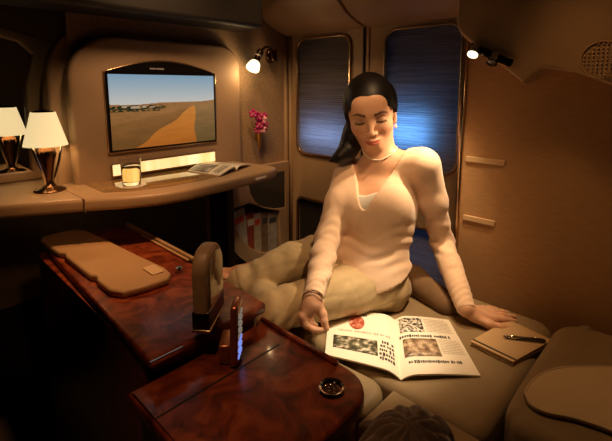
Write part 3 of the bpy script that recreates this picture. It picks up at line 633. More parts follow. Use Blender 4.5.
# ------------------------------------------------------------ wall slots on the amber wall
for (u0, v0, u1, v1, lb) in ((466, 155.5, 505, 160.5, 'upper of two short pale slot trims on the amber side wall'), (463, 214, 495, 221, 'lower of two short pale slot trims on the amber side wall')):
    def onx(u, v): d = at(u, v, 1) - np.array((0, 0, CAMZ)); return np.array((0, 0, CAMZ)) + d * (1.298 / d[0])
    a = onx(u0, v0 + 3); b_ = onx(u1, v1 + 3); y0, y1 = b_[1], a[1]; z = (a[2] + b_[2]) / 2
    t = thing('slot_trim', (1.302, (y0 + y1) / 2, z), lb, 'slot trim', 'slot trims on the side wall')
    rel(plate('trim_frame', rrect(y0, z - .009, y1, z + .009, .004), mat('pale_plastic', (.62, .43, .24), .5), t, depth=.008, bevel=.002, frame=XP(1.299)), t)
    rel(box('slot_back', (1.2995, y0 + .004, z - .006), (1.3015, y1 - .004, z + .005), M['leather'], t), t)

# ------------------------------------------------------------ reading-light fixture under the overhead cove
rf = thing('reading_light', (1.212, .455, 1.285), 'recessed twin reading light, one lamp lit, on the overhead cove', 'reading light')
a = Vector((0, .489 - .449, 1.286 - 1.268)).normalized()   # up the slanted edge
b_ = Vector((0, -a.z, a.y)); n_ = a.cross(b_)
fr = (Vector((1.214, .457, 1.290)), a, b_)
rel(plate('fixture_plate', rrect(-.072, -.012, .056, .012, .005), M['bronze'], rf, depth=.008, bevel=.002, frame=fr), rf)
rel(plate('fixture_recess', rrect(-.066, -.008, .050, .008, .004), M['black'], rf, depth=.003, bevel=.0008, frame=(fr[0] - Vector((.005, 0, 0)), a, b_)), rf)
for s_, m_, nm in ((.038, M['bulb'], 'lit_lamp_head'), (-.022, M['black'], 'unlit_lamp_head')):
    base = fr[0] + a * s_ + Vector((-.006, 0, 0)) - Vector(rf.location); dr2 = Vector((-.55, .05, -.75)).normalized(); q = dr2.to_track_quat('Z', 'Y').to_euler()
    h = lathe(nm, [(.006, -.012), (.013, -.006), (.0135, .014), (.015, .020)], M['chrome'], rf, n=24, loc=base, rot=q)
    lathe('lens', [(.0140, .0195), (.0148, .024), (.008, .027)], m_, h, n=24)
lp = spot('reading_lamp_beam', (1.185, .485, 1.270), (1.10, .64, .86), 15, 80, (1.0, .70, .40), .012, .8)
# speaker grille
sg = thing('speaker_grille', (1.213, .19, 1.262), 'round perforated speaker grille at the upper right edge', 'speaker')
lathe('grille_ring', [(.043, 0), (.045, .001), (.045, .003), (.043, .0035), (.042, .001)], M['leather'], sg, n=48, rot=(0, -math.pi / 2, 0), loc=(.0045, 0, 0))
pcs = []
for i in range(-4, 5):
    for j in range(-4, 5):
        if i * i + j * j < 18: pcs.append(tubev([(.0025, i * .0092, j * .0092), (.0015, i * .0092, j * .0092)], .0026, 6))
o = merged('grille_holes', pcs, M['panel'], sg)
# ------------------------------------------------------------ organic shapes: smooth distance fields turned into meshes
class Field:
    def __init__(s, xs, ys, zs):
        s.a = [np.asarray(q, np.float32) for q in (xs, ys, zs)]; s.f = np.full([len(q) for q in s.a], .5, np.float32)
    def block(s, lo, hi, pad):
        sl = []
        for k in range(3):
            i0 = max(0, np.searchsorted(s.a[k], lo[k] - pad) - 1); i1 = min(len(s.a[k]), np.searchsorted(s.a[k], hi[k] + pad) + 1); sl.append(slice(i0, i1))
        P = np.meshgrid(*[s.a[k][sl[k]] for k in range(3)], indexing='ij'); return tuple(sl), P
    def put(s, sl, d, k, op='u'):
        f = s.f[sl]
        if f.size == 0: return
        if op == 'u': h = np.clip(k - np.abs(f - d), 0, None) / k; s.f[sl] = np.minimum(f, d) - h * h * k / 4
        elif op == 's': d = -d; h = np.clip(k - np.abs(f - d), 0, None) / k; s.f[sl] = np.maximum(f, d) + h * h * k / 4
    def cone(s, a, b, ra, rb, k=.01, op='u', sq=None):
        a, b = np.array(a, float), np.array(b, float); r = max(ra, rb)
        sl, P = s.block(np.minimum(a, b), np.maximum(a, b), r + .03 + k)
        ab = b - a; L2 = max(ab @ ab, 1e-9); q = [P[i] - a[i] for i in range(3)]
        t = np.clip((q[0] * ab[0] + q[1] * ab[1] + q[2] * ab[2]) / L2, 0, 1)
        d = np.sqrt(sum((q[i] - t * ab[i]) ** 2 for i in range(3))) - (ra + (rb - ra) * t); s.put(sl, d.astype(np.float32), k, op)
    def chain(s, pts, rad, k=.01):
        for i in range(len(pts) - 1): s.cone(pts[i], pts[i + 1], rad[i], rad[i + 1], k)
    def ell(s, c, B, r, k=.01, op='u'):
        c = np.array(c, float); B = np.array(B, float); r = np.array(r, float); R = np.abs(B.T) @ r
        sl, P = s.block(c - R, c + R, .03 + k); q = [P[i] - c[i] for i in range(3)]
        l = [q[0] * B[i][0] + q[1] * B[i][1] + q[2] * B[i][2] for i in range(3)]
        k0 = np.sqrt(sum((l[i] / r[i]) ** 2 for i in range(3))) + 1e-6; k1 = np.sqrt(sum((l[i] / r[i] ** 2) ** 2 for i in range(3))) + 1e-6
        s.put(sl, (k0 * (k0 - 1) / k1).astype(np.float32), k, op)
    def add(s, fn, lo, hi):
        sl, P = s.block(np.array(lo), np.array(hi), 0); s.f[sl] = fn(P, s.f[sl]).astype(np.float32)
    def mesh(s):
        f = s.f; X, Y, Z = s.a; n = f.shape
        neg = f < 0; cnt = np.zeros([k - 1 for k in n], np.int8)
        for dx in (0, 1):
            for dy in (0, 1):
                for dz in (0, 1): cnt += neg[dx:n[0] - 1 + dx, dy:n[1] - 1 + dy, dz:n[2] - 1 + dz]
        c = np.argwhere((cnt > 0) & (cnt < 8)); idx = np.full(cnt.shape, -1, np.int32); idx[tuple(c.T)] = np.arange(len(c))
        acc = np.zeros((len(c), 3)); num = np.zeros(len(c))
        for ax in range(3):
            o1, o2 = [k for k in range(3) if k != ax]
            for p in (0, 1):
                for q in (0, 1):
                    g = c.copy(); g[:, o1] += p; g[:, o2] += q; g2 = g.copy(); g2[:, ax] += 1
                    fa, fb = f[tuple(g.T)], f[tuple(g2.T)]; m = (fa < 0) != (fb < 0)
                    t = np.where(m, fa / np.where(m, fa - fb, 1), 0)
                    pa = np.stack([s.a[k][g[:, k]] for k in range(3)], 1).astype(float); pb = np.stack([s.a[k][g2[:, k]] for k in range(3)], 1)
                    acc += np.where(m[:, None], pa + (pb - pa) * t[:, None], 0); num += m
        v = acc / num[:, None]; faces = []
        for ax in range(3):
            o1, o2 = [(1, 2), (2, 0), (0, 1)][ax]
            a_, b_ = [slice(None)] * 3, [slice(None)] * 3; a_[ax] = slice(0, -1); b_[ax] = slice(1, None)
            na, nb_ = neg[tuple(a_)], neg[tuple(b_)]; e_ = np.argwhere(na != nb_)
            ok = (e_[:, o1] > 0) & (e_[:, o2] > 0) & (e_[:, o1] < n[o1] - 1) & (e_[:, o2] < n[o2] - 1); e_ = e_[ok]
            fl = na[tuple(e_.T)]
            def cell(d1, d2): g = e_.copy(); g[:, o1] -= d1; g[:, o2] -= d2; return idx[tuple(g.T)]
            q = np.stack([cell(1, 1), cell(0, 1), cell(0, 0), cell(1, 0)], 1); q[~fl] = q[~fl][:, ::-1]; faces.append(q)
        return v, np.concatenate(faces)
def grid(lo, hi, h, fine=()):
    """coordinates with step h, finer inside the (a, b, hf) ranges"""
    out = [lo]
    while out[-1] < hi:
        x = out[-1]; st = h
        for a, b, hf in fine:
            if a <= x <= b: st = min(st, hf)
            elif x < a and x + st > a: st = max(min(st, a - x), hf)
        out.append(x + st)
    return np.array(out)
def biggest(v, f):
    """drop loose crumbs, keep the one connected surface"""
    lab = np.arange(len(v))
    while True:
        m = lab[f].min(1); new = lab.copy(); np.minimum.at(new, f.ravel(), np.repeat(m, 4)); new = new[new]
        if (new == lab).all(): break
        lab = new
    u, c = np.unique(lab[f[:, 0]], return_counts=True); f = f[lab[f[:, 0]] == u[c.argmax()]]
    keep = np.unique(f); mp = np.full(len(v), -1); mp[keep] = np.arange(len(keep)); return v[keep], mp[f]
def organic(name, F, m, parent=None, colour=None, origin=None, relax=0):
    v, f = F.mesh()
    if relax: v, f = biggest(v, f)
    if relax:
        e_ = np.concatenate([f[:, [0, 1]], f[:, [1, 2]], f[:, [2, 3]], f[:, [3, 0]]]); e_ = np.concatenate([e_, e_[:, ::-1]])
        for _ in range(relax):
            s_ = np.zeros_like(v); c_ = np.zeros(len(v)); np.add.at(s_, e_[:, 0], v[e_[:, 1]]); np.add.at(c_, e_[:, 0], 1); v = v * .5 + .5 * s_ / np.maximum(c_, 1)[:, None]
    org = np.array(origin if origin is not None else (0, 0, 0), float)
    d = bpy.data.meshes.new(name); vv = v - org
    d.vertices.add(len(vv)); d.vertices.foreach_set('co', vv.astype(np.float32).ravel())
    d.loops.add(len(f) * 4); d.loops.foreach_set('vertex_index', f.astype(np.int32).ravel()); d.polygons.add(len(f)); d.polygons.foreach_set('loop_start', np.arange(0, len(f) * 4, 4, dtype=np.int32))
    d.update(calc_edges=True); d.validate(); d.polygons.foreach_set('use_smooth', [True] * len(d.polygons)); d.materials.append(m)
    if colour is not None:
        c = colour(v); ca = d.color_attributes.new('tint', 'FLOAT_COLOR', 'POINT'); ca.data.foreach_set('color', np.concatenate([c, np.ones((len(v), 1))], 1).astype(np.float32).ravel())
    o = bpy.data.objects.new(name, d); link(o, parent); o.location = org
    return o
def wob(P, fx, amp, seed=0):
    """soft wrinkles: sum of bent sine folds"""
    r = np.random.default_rng(seed); s_ = 0
    for k in range(4):
        d = r.normal(size=3); d /= np.linalg.norm(d); ph = r.uniform(0, 6.28); d2 = r.normal(size=3) * .35
        u = P[0] * d[0] + P[1] * d[1] + P[2] * d[2]; w2 = P[0] * d2[0] + P[1] * d2[1] + P[2] * d2[2]
        s_ = s_ + np.sin(u * fx * (1 + .35 * k) + ph + 1.6 * np.sin(w2 * fx * .9 + ph * 2))
    return s_ * amp / 4
def crease(P, fx, amp, seed):
    """narrow valleys between soft swells of cloth"""
    r = np.random.default_rng(seed); s_ = 0
    for k in range(3):
        d = r.normal(size=3); d[2] *= 1.6; d /= np.linalg.norm(d); d2 = r.normal(size=3) * .5; u = P[0] * d[0] + P[1] * d[1] + P[2] * d[2]; w2 = P[0] * d2[0] + P[1] * d2[1] + P[2] * d2[2]
        q = np.sin(u * fx + 2.4 * np.sin(w2 * fx * 1.1 + k)); m = .5 + .5 * np.sin(w2 * fx * .8 + 2 * k + seed); s_ = s_ + np.exp(-(q / .28) ** 2) * m
    return s_ * amp / 2
def nrm(a): a = np.array(a, float); return a / np.linalg.norm(a)
def mid(a, b, t): return np.array(a) * (1 - t) + np.array(b) * t

# ---------------- joints of the seated woman (metres, in the cabin)
pel = at(373, 278, 1.300); chest = at(377, 205, 1.320); neckb = at(384, 160, 1.320)
shR = at(348, 176, 1.370); shL = at(425, 165, 1.275)
hipR = at(344, 254, 1.340); hipL = at(384, 286, 1.285)
elR = at(327, 240, 1.255); wrR = at(313.5, 296, 1.060)
elL = at(442, 243, 1.345); wrL = atz(466, 309, .583)
knR = atz(243, 285, .606); knL = at(269, 313, 1.095)
knR[2] = max(knR[2], .605)
ankL = np.array((.855, 1.075, .568))
ankR = np.array((1.0, .86, .575))
tx = nrm(shL - shR); up_b = nrm(neckb - pel); ty = nrm(np.cross(up_b, tx)); tz = nrm(np.cross(tx, ty))
if ty @ FH > 0: ty = -ty; tz = -tz if (np.cross(tx, ty) @ up_b) < 0 else tz
tz = up_b; TB = np.array([tx, ty, np.cross(tx, ty)]); 
if TB[2] @ up_b < 0: TB[2] = -TB[2]
px_ = nrm(hipL - hipR); py = nrm(np.array((px_[1], -px_[0], 0))); 
if py @ FH > 0: py = -py
PB = np.array([px_, py, np.cross(px_, py)])
# head frame
hc_ = at(370.8, 113.5, 1.300)
toc = nrm(np.array((-hc_[0], -hc_[1], 0))); a_ = math.radians(0)   # toward the camera, turned a little to the left of the photo
side0 = np.array((-toc[1], toc[0], 0));
if side0 @ RT < 0: side0 = -side0
fwd = toc * math.cos(a_) - side0 * math.sin(a_); sd = side0 * math.cos(a_) + toc * math.sin(a_)
pit = math.radians(15); hy = fwd * math.cos(pit) - UP * math.sin(pit); hz_ = fwd * math.sin(pit) + UP * math.cos(pit)
rl2 = math.radians(7); hx = sd * math.cos(rl2) + hz_ * math.sin(rl2); hz_ = hz_ * math.cos(rl2) - sd * math.sin(rl2)
HB = np.array([hx, hy, hz_])
def H(x, y, z):
    z = z * .89 if z < 0 else z
    return hc_ + hx * x + hy * y + hz_ * z
def torso(F, g=0, cloth=False):
    F.ell(mid(pel, chest, .93), TB, (.120 + g, .083 + g, .125 + g), .03)              # ribcage
    F.ell(mid(pel, chest, .45), TB, (.098 + g, .074 + g, .100 + g), .05)              # waist
    F.ell(pel + UP * .005, PB, (.118 + g, .092 + g, .085 + g), .05)                   # pelvis
    up = mid(shR, shL, .5)
    F.cone(shR * .80 + up * .20, shL * .80 + up * .20, .040 + g, .040 + g, .05)       # shoulder girdle
    F.cone(mid(neckb, shR, .25) + UP * .008, mid(neckb, shR, .85) + UP * .004, .030 + g * .6, .036 + g, .03)
    F.cone(mid(neckb, shL, .25) + UP * .008, mid(neckb, shL, .85) + UP * .004, .030 + g * .6, .036 + g, .03)
    for s_ in (-1, 1):                                                                # bust
        F.ell(mid(pel, chest, .93) + TB[0] * s_ * .056 + TB[1] * .058 + TB[2] * .010, TB, (.052 + g, .036 + g, .052 + g), .05)
def arms(F, g=0):
    for s_, e_, w_ in ((shR, elR, wrR), (shL, elL, wrL)):
        F.cone(s_, mid(s_, e_, .45), .043 + g, .038 + g, .03); F.cone(mid(s_, e_, .45), e_, .038 + g, .031 + g, .02)
        F.cone(e_, mid(e_, w_, .35), .031 + g, .030 + g, .02); F.cone(mid(e_, w_, .35), w_, .030 + g, .021 + g, .02)
def legs(F, g=0):
    for h_, k_, a2, r1, r2 in ((hipR, knR, ankR, .078, .067), (hipL, knL, ankL, .068, .060)):
        mh = mid(h_, k_, .5) + UP * .014; F.cone(h_, mh, r1 + g, r2 + g, .03); F.cone(mh, k_, r2 + g, .047 + g, .007)
        F.cone(k_, mid(k_, a2, .35), .043 + g, .038 + g, .008); F.cone(mid(k_, a2, .35), a2, .038 + g, .028 + g, .008)
def fingers(F, pts, r, k=.004): F.chain(pts, r, k)

# ---------------- the body: one continuous surface
lo = np.minimum.reduce([pel, shR, shL, wrR, wrL, knR, knL, ankL]) - .13; hi = np.maximum.reduce([pel, shR, shL, wrR, wrL, hc_, ankL]) + .14
HR = .0017
F = Field(grid(lo[0], hi[0], .007, ((hc_[0] - .125, hc_[0] + .10, HR), (wrR[0] - .05, wrR[0] + .05, .0024), (wrL[0] - .02, wrL[0] + .2, .004))),
          grid(lo[1], hi[1], .007, ((hc_[1] - .125, hc_[1] + .10, HR), (wrR[1] - .07, wrR[1] + .04, .0024), (wrL[1] - .12, wrL[1] + .04, .0035))),
          grid(.50, hc_[2] + .15, .007, ((hc_[2] - .15, hc_[2] + .12, HR), (.535, .66, .0024))))
torso(F, -.004); arms(F, -.004); legs(F, -.006)
F.cone(neckb - TB[1] * .002 - UP * .01, H(0, -.022, -.060), .050, .045, .03)          # neck
F.cone(neckb + TB[1] * .02 - UP * .02 - TB[0] * .02, H(-.045, -.02, -.045), .010, .010, .02)   # neck tendons
F.cone(neckb + TB[1] * .02 - UP * .02 + TB[0] * .02, H(.045, -.02, -.045), .010, .010, .02)
for s_ in (-1, 1): F.cone(neckb + TB[1] * .034 - UP * .032 + TB[0] * s_ * .018, mid(neckb, shL if s_ > 0 else shR, .7) + TB[1] * .022, .008, .008, .014)   # collar bones
# head
F.ell(H(0, -.014, .032), HB, (.072, .090, .080), .02)
F.ell(H(0, .020, -.032), HB, (.0585, .060, .078), .035)
for s_ in (-1, 1):
    F.cone(H(s_ * .046, -.008, -.048), H(s_ * .012, .050, -.095), .014, .012, .022)      # jaw
    F.ell(H(s_ * .036, .046, -.030), HB, (.021, .021, .019), .024)                        # cheek
    F.cone(H(s_ * .012, .071, .022), H(s_ * .045, .052, .020), .0075, .007, .014)          # brow ridge
F.ell(H(0, .058, -.096), HB, (.017, .014, .012), .016)                                    # chin
F.ell(H(0, .060, .048), HB, (.045, .018, .030), .03)                                      # forehead
F.ell(H(0, .066, -.070), HB, (.023, .017, .018), .016)                                    # muzzle
for s_ in (-1, 1): F.ell(H(s_ * .031, .082, .004), HB, (.0155, .013, .0095), .012, 's')     # sockets
F.cone(H(0, .074, .010), H(0, .094, -.030), .0062, .0068, .010)                           # nose bridge
F.ell(H(0, .095, -.037), HB, (.0090, .0095, .0075), .007)                                  # nose tip
for s_ in (-1, 1):
    F.ell(H(s_ * .0115, .083, -.041), HB, (.0050, .0080, .0055), .005)
    F.ell(H(s_ * .0065, .090, -.0485), HB, (.0030, .0040, .0030), .003, 's')
    F.ell(H(s_ * .031, .0625, .000), HB, (.0145, .0130, .0120), .004)                       # lids over the eyes
    F.cone(H(s_ * .0215, .0745, -.0050), H(s_ * .0415, .0680, -.0045), .0012, .0012, .002, 's')  # lid line
    F.ell(H(s_ * .0725, -.010, -.014), HB, (.0065, .0155, .029), .006)                       # ear
    F.ell(H(s_ * .0800, -.004, -.008), HB, (.0045, .0080, .015), .004, 's')
    F.ell(H(s_ * .0715, -.002, -.038), HB, (.0050, .0070, .0080), .004)
for t in np.linspace(-1, 1, 9)[:-1]:
    t2 = t + .25
    def lipu(q): return H(q * .0235, .0855 - .0120 * q * q, -.0665 - .0010 * math.cos(q * 6) - .0020 * (1 - q * q) * 0 + .0028 * q * q)
    def lipl(q): return H(q * .0190, .0850 - .0100 * q * q, -.0760 + .0050 * q * q)
    F.cone(lipu(t), lipu(t2), .0040 * (1 - .55 * t * t), .0040 * (1 - .55 * t2 * t2), .0035)
    F.cone(lipl(t), lipl(t2), .0050 * (1 - .5 * t * t), .0050 * (1 - .5 * t2 * t2), .0035)
for t in np.linspace(-1, 1, 9)[:-1]:
    def ml(q): return H(q * .0250, .0905 - .0140 * q * q, -.0712 + .0042 * q * q)
    F.cone(ml(t), ml(t + .25), .0010, .0010, .0016, 's')
# right hand (left in the photo): ring of thumb and fingers pinching the page
U_ = nrm(np.array((0, 0, 1)))
def A(u, v, t): return at(u, v, t - .090)
tw = 1.150
palm = [A(313.5, 296, 1.150), A(312, 304, 1.142), A(309, 310, 1.138)]
F.chain(palm, [.020, .022, .020], .012); F.cone(A(318, 303, 1.145), A(319, 310, 1.140), .016, .012, .010)
fg = [
    ([A(307, 309, 1.145), A(301.5, 315, 1.142), A(303.5, 323, 1.138), A(310.5, 327.5, 1.135), A(317, 328.5, 1.134)], [.0105, .0090, .0082, .0075, .0066]),
    ([A(308, 310, 1.132), A(303, 317, 1.124), A(306, 325, 1.120), A(313, 329.5, 1.120), A(321, 330.2, 1.121)], [.0110, .0095, .0086, .0078, .0068]),
    ([A(311, 311, 1.160), A(306.5, 318, 1.160), A(309, 325, 1.158), A(315, 327.0, 1.154)], [.0100, .0084, .0076, .0066]),
    ([A(313, 311, 1.172), A(310, 317, 1.174), A(312, 323, 1.172), A(316, 325, 1.168)], [.0088, .0074, .0066, .0058]),
    ([A(319, 307, 1.140), A(322.5, 314, 1.134), A(324.0, 321, 1.128), A(326.5, 328.5, 1.124)], [.0120, .0108, .0092, .0074]),
]
for p_, r_ in fg: fingers(F, p_, r_, .005)
# left hand (right in the photo): flat on the cushion edge
fd = nrm(atz(506, 313, .555) - atz(468, 311, .575)); fd[2] = 0; fd = nrm(fd); fs_ = np.array((fd[1], -fd[0], 0));
if fs_ @ FH < 0: fs_ = -fs_          # away from the camera
pc = wrL + fd * .045; pc[2] = .562
F.cone(wrL, pc, .021, .020, .015); 
for k, (off, L, sp_) in enumerate(((-.026, .062, -.10), (-.009, .072, -.02), (.009, .068, .07), (.025, .054, .17))):
    kn_ = wrL + fd * (.078 - .004 * abs(k - 1.2)) + fs_ * off; kn_[2] = .560
    base = wrL + fd * .02 + fs_ * off * .5; base[2] = .568
    F.cone(base, kn_, .013, .0115, .012); dr = nrm(fd + fs_ * sp_)
    p1_ = kn_ + dr * L * .42; p1_[2] = .5575; p2_ = kn_ + dr * L * .75; p2_[2] = .5525; p3_ = kn_ + dr * L; p3_[2] = .5485
    fingers(F, [kn_, p1_, p2_, p3_], [.0098, .0085, .0076, .0064])
tb = wrL + fd * .015 - fs_ * .015; tb[2] = .565; t1 = wrL + fd * .045 - fs_ * .043; t1[2] = .556; t2_ = wrL + fd * .072 - fs_ * .053; t2_[2] = .552; t3_ = wrL + fd * .093 - fs_ * .055; t3_[2] = .549
fingers(F, [tb, t1, t2_, t3_], [.0130, .0108, .0092, .0076], .008)
# bare foot beyond the crossed shins
fdr = nrm(np.array((-.45, .75, 0))); 
F.cone(ankL, ankL + fdr * .05 + UP * -.012, .030, .026, .02); F.cone(ankL + fdr * .02 - UP * .02, ankL + fdr * .13 - UP * .022, .024, .020, .02)
F.ell(ankL - fdr * .035 - UP * .012, np.array([fdr, np.cross(UP, fdr), UP]), (.030, .024, .028), .02)
fsd = np.cross(UP, fdr)
for k in range(5):
    b0 = ankL + fdr * (.120 - .006 * k) + fsd * (.022 - .0115 * k) - UP * .024; F.chain([b0 - fdr * .03, b0, b0 + fdr * (.034 - .003 * k) - UP * .004], [.013, .0125 - .0015 * (k > 0), .0105 - .0022 * (k > 0)], .006)
skin_c = np.array((.72, .42, .27))
def skin_tint(v):
    l = (v - hc_) @ HB.T; x, y, z = np.abs(l[:, 0]), l[:, 1], l[:, 2]; z = np.where(z < 0, z / .89, z); c = np.tile(skin_c, (len(v), 1))
    def blend(c, col, w_): w_ = np.clip(w_, 0, 1)[:, None]; return c * (1 - w_) + np.array(col) * w_
    hd = (np.linalg.norm(l, axis=1) < .16) & (y > .03)
    c = blend(c, (.60, .22, .14), .45 * hd * np.exp(-(((x - .040) / .016) ** 2 + ((z + .035) / .016) ** 2)))      # cheeks
    up_l = np.exp(-(((z + .0670) / .0034) ** 4)) * (x < .0235 - 0 * x); lo_l = np.exp(-(((z + .0765 - .004 * (x / .02) ** 2) / .0046) ** 4)) * (x < .020)
    c = blend(c, (.58, .10, .08), .9 * hd * (y > .070) * np.maximum(up_l, lo_l))
    c = blend(c, (.25, .05, .04), .5 * hd * (y > .070) * (x < .024) * np.exp(-((z + .0713 - .0042 * (x / .025) ** 2) / .0011) ** 2))
    c = blend(c, (.20, .10, .08), .65 * hd * np.exp(-(((x - .031) / .014) ** 2 + ((z - .006) / .007) ** 2)))        # lids
    bz = .0215 + .0045 * np.exp(-((x - .036) / .012) ** 2) - .003 * np.clip((x - .042) / .01, 0, 1); wv = .0048 - .0028 * np.clip((x - .030) / .02, 0, 1)
    c = blend(c, (.018, .010, .007), .93 * hd * (x > .0125) * (x < .0515) * np.exp(-((z - bz) / wv) ** 4))
    c = blend(c, (.015, .008, .006), .95 * hd * (x > .0165) * (x < .0465) * np.exp(-((z + .0050 - .0035 * ((x - .031) / .015) ** 2) / .0019) ** 4))
    ft = np.linalg.norm(v - ankL, axis=1) < .17; c = blend(c, (.48, .22, .13), .5 * ft * (v[:, 2] < .66))
    return c
F.add(lambda P, f: np.maximum(f, .5410 - P[2]), (-9, -9, -9), (9, 9, 9))
BODY = F
person = organic('person', F, M['skin'], None, skin_tint, origin=(pel[0], pel[1], .54))
tag(person, 'woman with pulled-back dark hair, cream V-neck sweater and khaki trousers, sitting on the bed reading', 'person')
PO = Vector(person.location)
def onp(o):
    """make a freshly built world-space object a child of the person"""
    o.parent = person
    if o.location.length < 1e-6: o.data.transform(Matrix.Translation(-PO))
    else: o.location = Vector(o.location) - PO
    return o

# ---------------- sweater
F = Field(grid(min(wrR[0], shR[0]) - .08, max(shL[0], wrL[0], shR[0]) + .12, .0042), grid(min(wrL[1], shL[1]) - .08, max(shR[1], wrR[1]) + .10, .0042), grid(.53, neckb[2] + .09, .0042))
torso(F, .005); F.ell(pel + UP * .008, PB, (.130, .114, .096), .05); F.cone(hipR, mid(hipR, knR, .15), .090, .084, .03); arms(F, .005)
hem_n = nrm(UP + TB[1] * .12 - TB[0] * .28)
def sw(P, f):
    Q = np.stack(P, -1); g = f
    # gathers: elbows, cuffs, waist
    for e_, dr_, amp, rad, fx in ((elR, nrm(wrR - elR), .0022, .07, 230), (elL, nrm(wrL - elL), .0026, .08, 210), (mid(elR, wrR, .9), nrm(wrR - elR), .0018, .06, 320), (mid(elL, wrL, .9), nrm(wrL - elL), .0016, .06, 330)):
        q = Q - e_; dd = np.sqrt((q ** 2).sum(-1)); s_ = q @ dr_; g = g + amp * np.sin(s_ * fx + 3 * np.sin(q @ TB[0] * 40) + 1.5 * np.sin(q[..., 2] * 35)) * np.exp(-(dd / rad) ** 2)
    wq = Q - mid(pel, chest, .34); s_ = wq @ np.array(TB[2]); xx = wq @ TB[0]
    g = g + .0030 * np.sin(s_ * 170 + 2.4 * np.sin(xx * 34 + 1) + xx * 22) * (.55 + .45 * np.sin(xx * 47 + s_ * 60)) * np.exp(-(s_ / .06) ** 2)
    g = g + wob(P, 28, .0022, 3) + crease(P, 20, .0030, 21)
    bl = Q - mid(pel, chest, .20); s2 = bl @ TB[2]
    # cuffs
    for w_, e_ in ((wrR, elR), (wrL, elL)):
        d_ = nrm(w_ - e_); q = Q - w_; s_ = q @ d_; near = (np.sqrt((q ** 2).sum(-1)) < .10); g = np.where(near, np.maximum(g, s_ - .004), g)
    # hem
    q = Q - (pel + UP * .012 - TB[1] * 0); inside_t = (Q - pel) @ UP < .2
    dist_arm = np.minimum(seg(Q, elR, wrR), seg(Q, elL, wrL)); low = -(q @ hem_n); g = np.where(dist_arm > .037, np.maximum(g, low), g)
    # V neck: wedge on the front, round at the back
    q = Q - vbot; z_ = q @ TB[2]; x_ = q @ TB[0]; y_ = (Q - neckb) @ TB[1]
    wedge = np.minimum(np.minimum((x_ - kL * z_) + .012, (kR * z_ - x_) + .006), z_ + .004 + x_ * .5); wedge = np.where(y_ > -.02, wedge, -1)
    neckhole = .060 - np.sqrt(((Q - (neckb - TB[1] * .004)) @ TB[0]) ** 2 + ((Q - (neckb - TB[1] * .004)) @ TB[1]) ** 2); neckhole = np.where((Q - neckb) @ TB[2] > -.030, neckhole, -1)
    cut = np.maximum(wedge, neckhole); cut = np.where((Q - neckb) @ TB[2] < .09, cut, .05)
    return np.maximum(g, cut)
def seg(Q, a, b):
    ab = b - a; t = np.clip(((Q - a) @ ab) / (ab @ ab), 0, 1); return np.sqrt(((Q - a - t[..., None] * ab) ** 2).sum(-1))
vbot = at(366, 208, 1.24)
def slope(u, v, t): q = at(u, v, t) - vbot; return (q @ TB[0]) / (q @ TB[2])
kL = slope(355, 162, 1.30); kR = slope(404, 150, 1.27)
print('V', kL, kR, [np.round((at(u, v, 1.28) - neckb) @ TB.T, 3) for u, v in ((362, 205), (353, 162), (401, 152))])
F.add(sw, (-9, -9, -9), (9, 9, 9)); sweater = onp(organic('sweater', F, M['sweater'], relax=1)); sweater['label'] = 'cream V-neck sweater with long sleeves'
# camisole: thin insert seen at the bottom of the V
F = Field(grid(chest[0] - .17, chest[0] + .17, .004), grid(chest[1] - .17, chest[1] + .17, .004), grid(chest[2] - .12, chest[2] + .10, .004))
torso(F, .0015)
def cam_(P, f):
    Q = np.stack(P, -1); q = Q - vbot; return np.maximum(np.maximum(f, q @ TB[2] - .036 - .2 * np.abs(q @ TB[0] - .004)), -((Q - chest) @ TB[1]))
F.add(cam_, (-9, -9, -9), (9, 9, 9)); cam_o = onp(organic('camisole', F, M['camisole'])); cam_o['label'] = 'ivory camisole edge showing in the V neck'

# ---------------- trousers
lo = np.minimum.reduce([pel, hipL, knR, knL, ankL, ankR]) - .18; hi = np.maximum.reduce([pel, hipL, hipR, ankL, knR]) + .18
F = Field(grid(lo[0], hi[0], .0045), grid(lo[1], hi[1], .0045), grid(.50, pel[2] + .16, .0045))
F.ell(pel + UP * .005, PB, (.122, .096, .088), .05); F.ell(mid(pel, chest, .40), TB, (.104, .080, .085), .05); legs(F, .007)
def tr(P, f):
    Q = np.stack(P, -1); g = f + wob(P, 30, .0036, 8) + crease(P, 26, .0050, 11) + crease(P, 40, .0034, 6)
    for h_, k_ in ((hipR, knR), (hipL, knL)):
        d_ = nrm(k_ - h_); q = Q - k_; s_ = q @ d_; dd = np.sqrt((q ** 2).sum(-1)); g = g + .0038 * np.sin(s_ * 120 + q[..., 2] * 55 + 2.2 * np.sin(q[..., 2] * 40)) * np.exp(-(dd / .09) ** 2)
        q = Q - h_; s_ = q @ d_; dd = np.sqrt((q ** 2).sum(-1)); g = g + .0050 * np.sin(s_ * 95 + q[..., 2] * 45) * np.exp(-(dd / .11) ** 2)
    # one long crease along the near thigh and the opening at the cuffs
    g = np.maximum(g, (Q - (pel + UP * .120)) @ UP)
    dA = nrm(ankL - knL); q = Q - (ankL - dA * .05); near = np.sqrt((q ** 2).sum(-1)) < .085; g = np.where(near, np.maximum(g, q @ dA), g)
    return np.maximum(g, .5415 - P[2])
F.add(tr, (-9, -9, -9), (9, 9, 9)); trs = onp(organic('trousers', F, M['trouser'], relax=1)); trs['label'] = 'khaki cotton trousers'

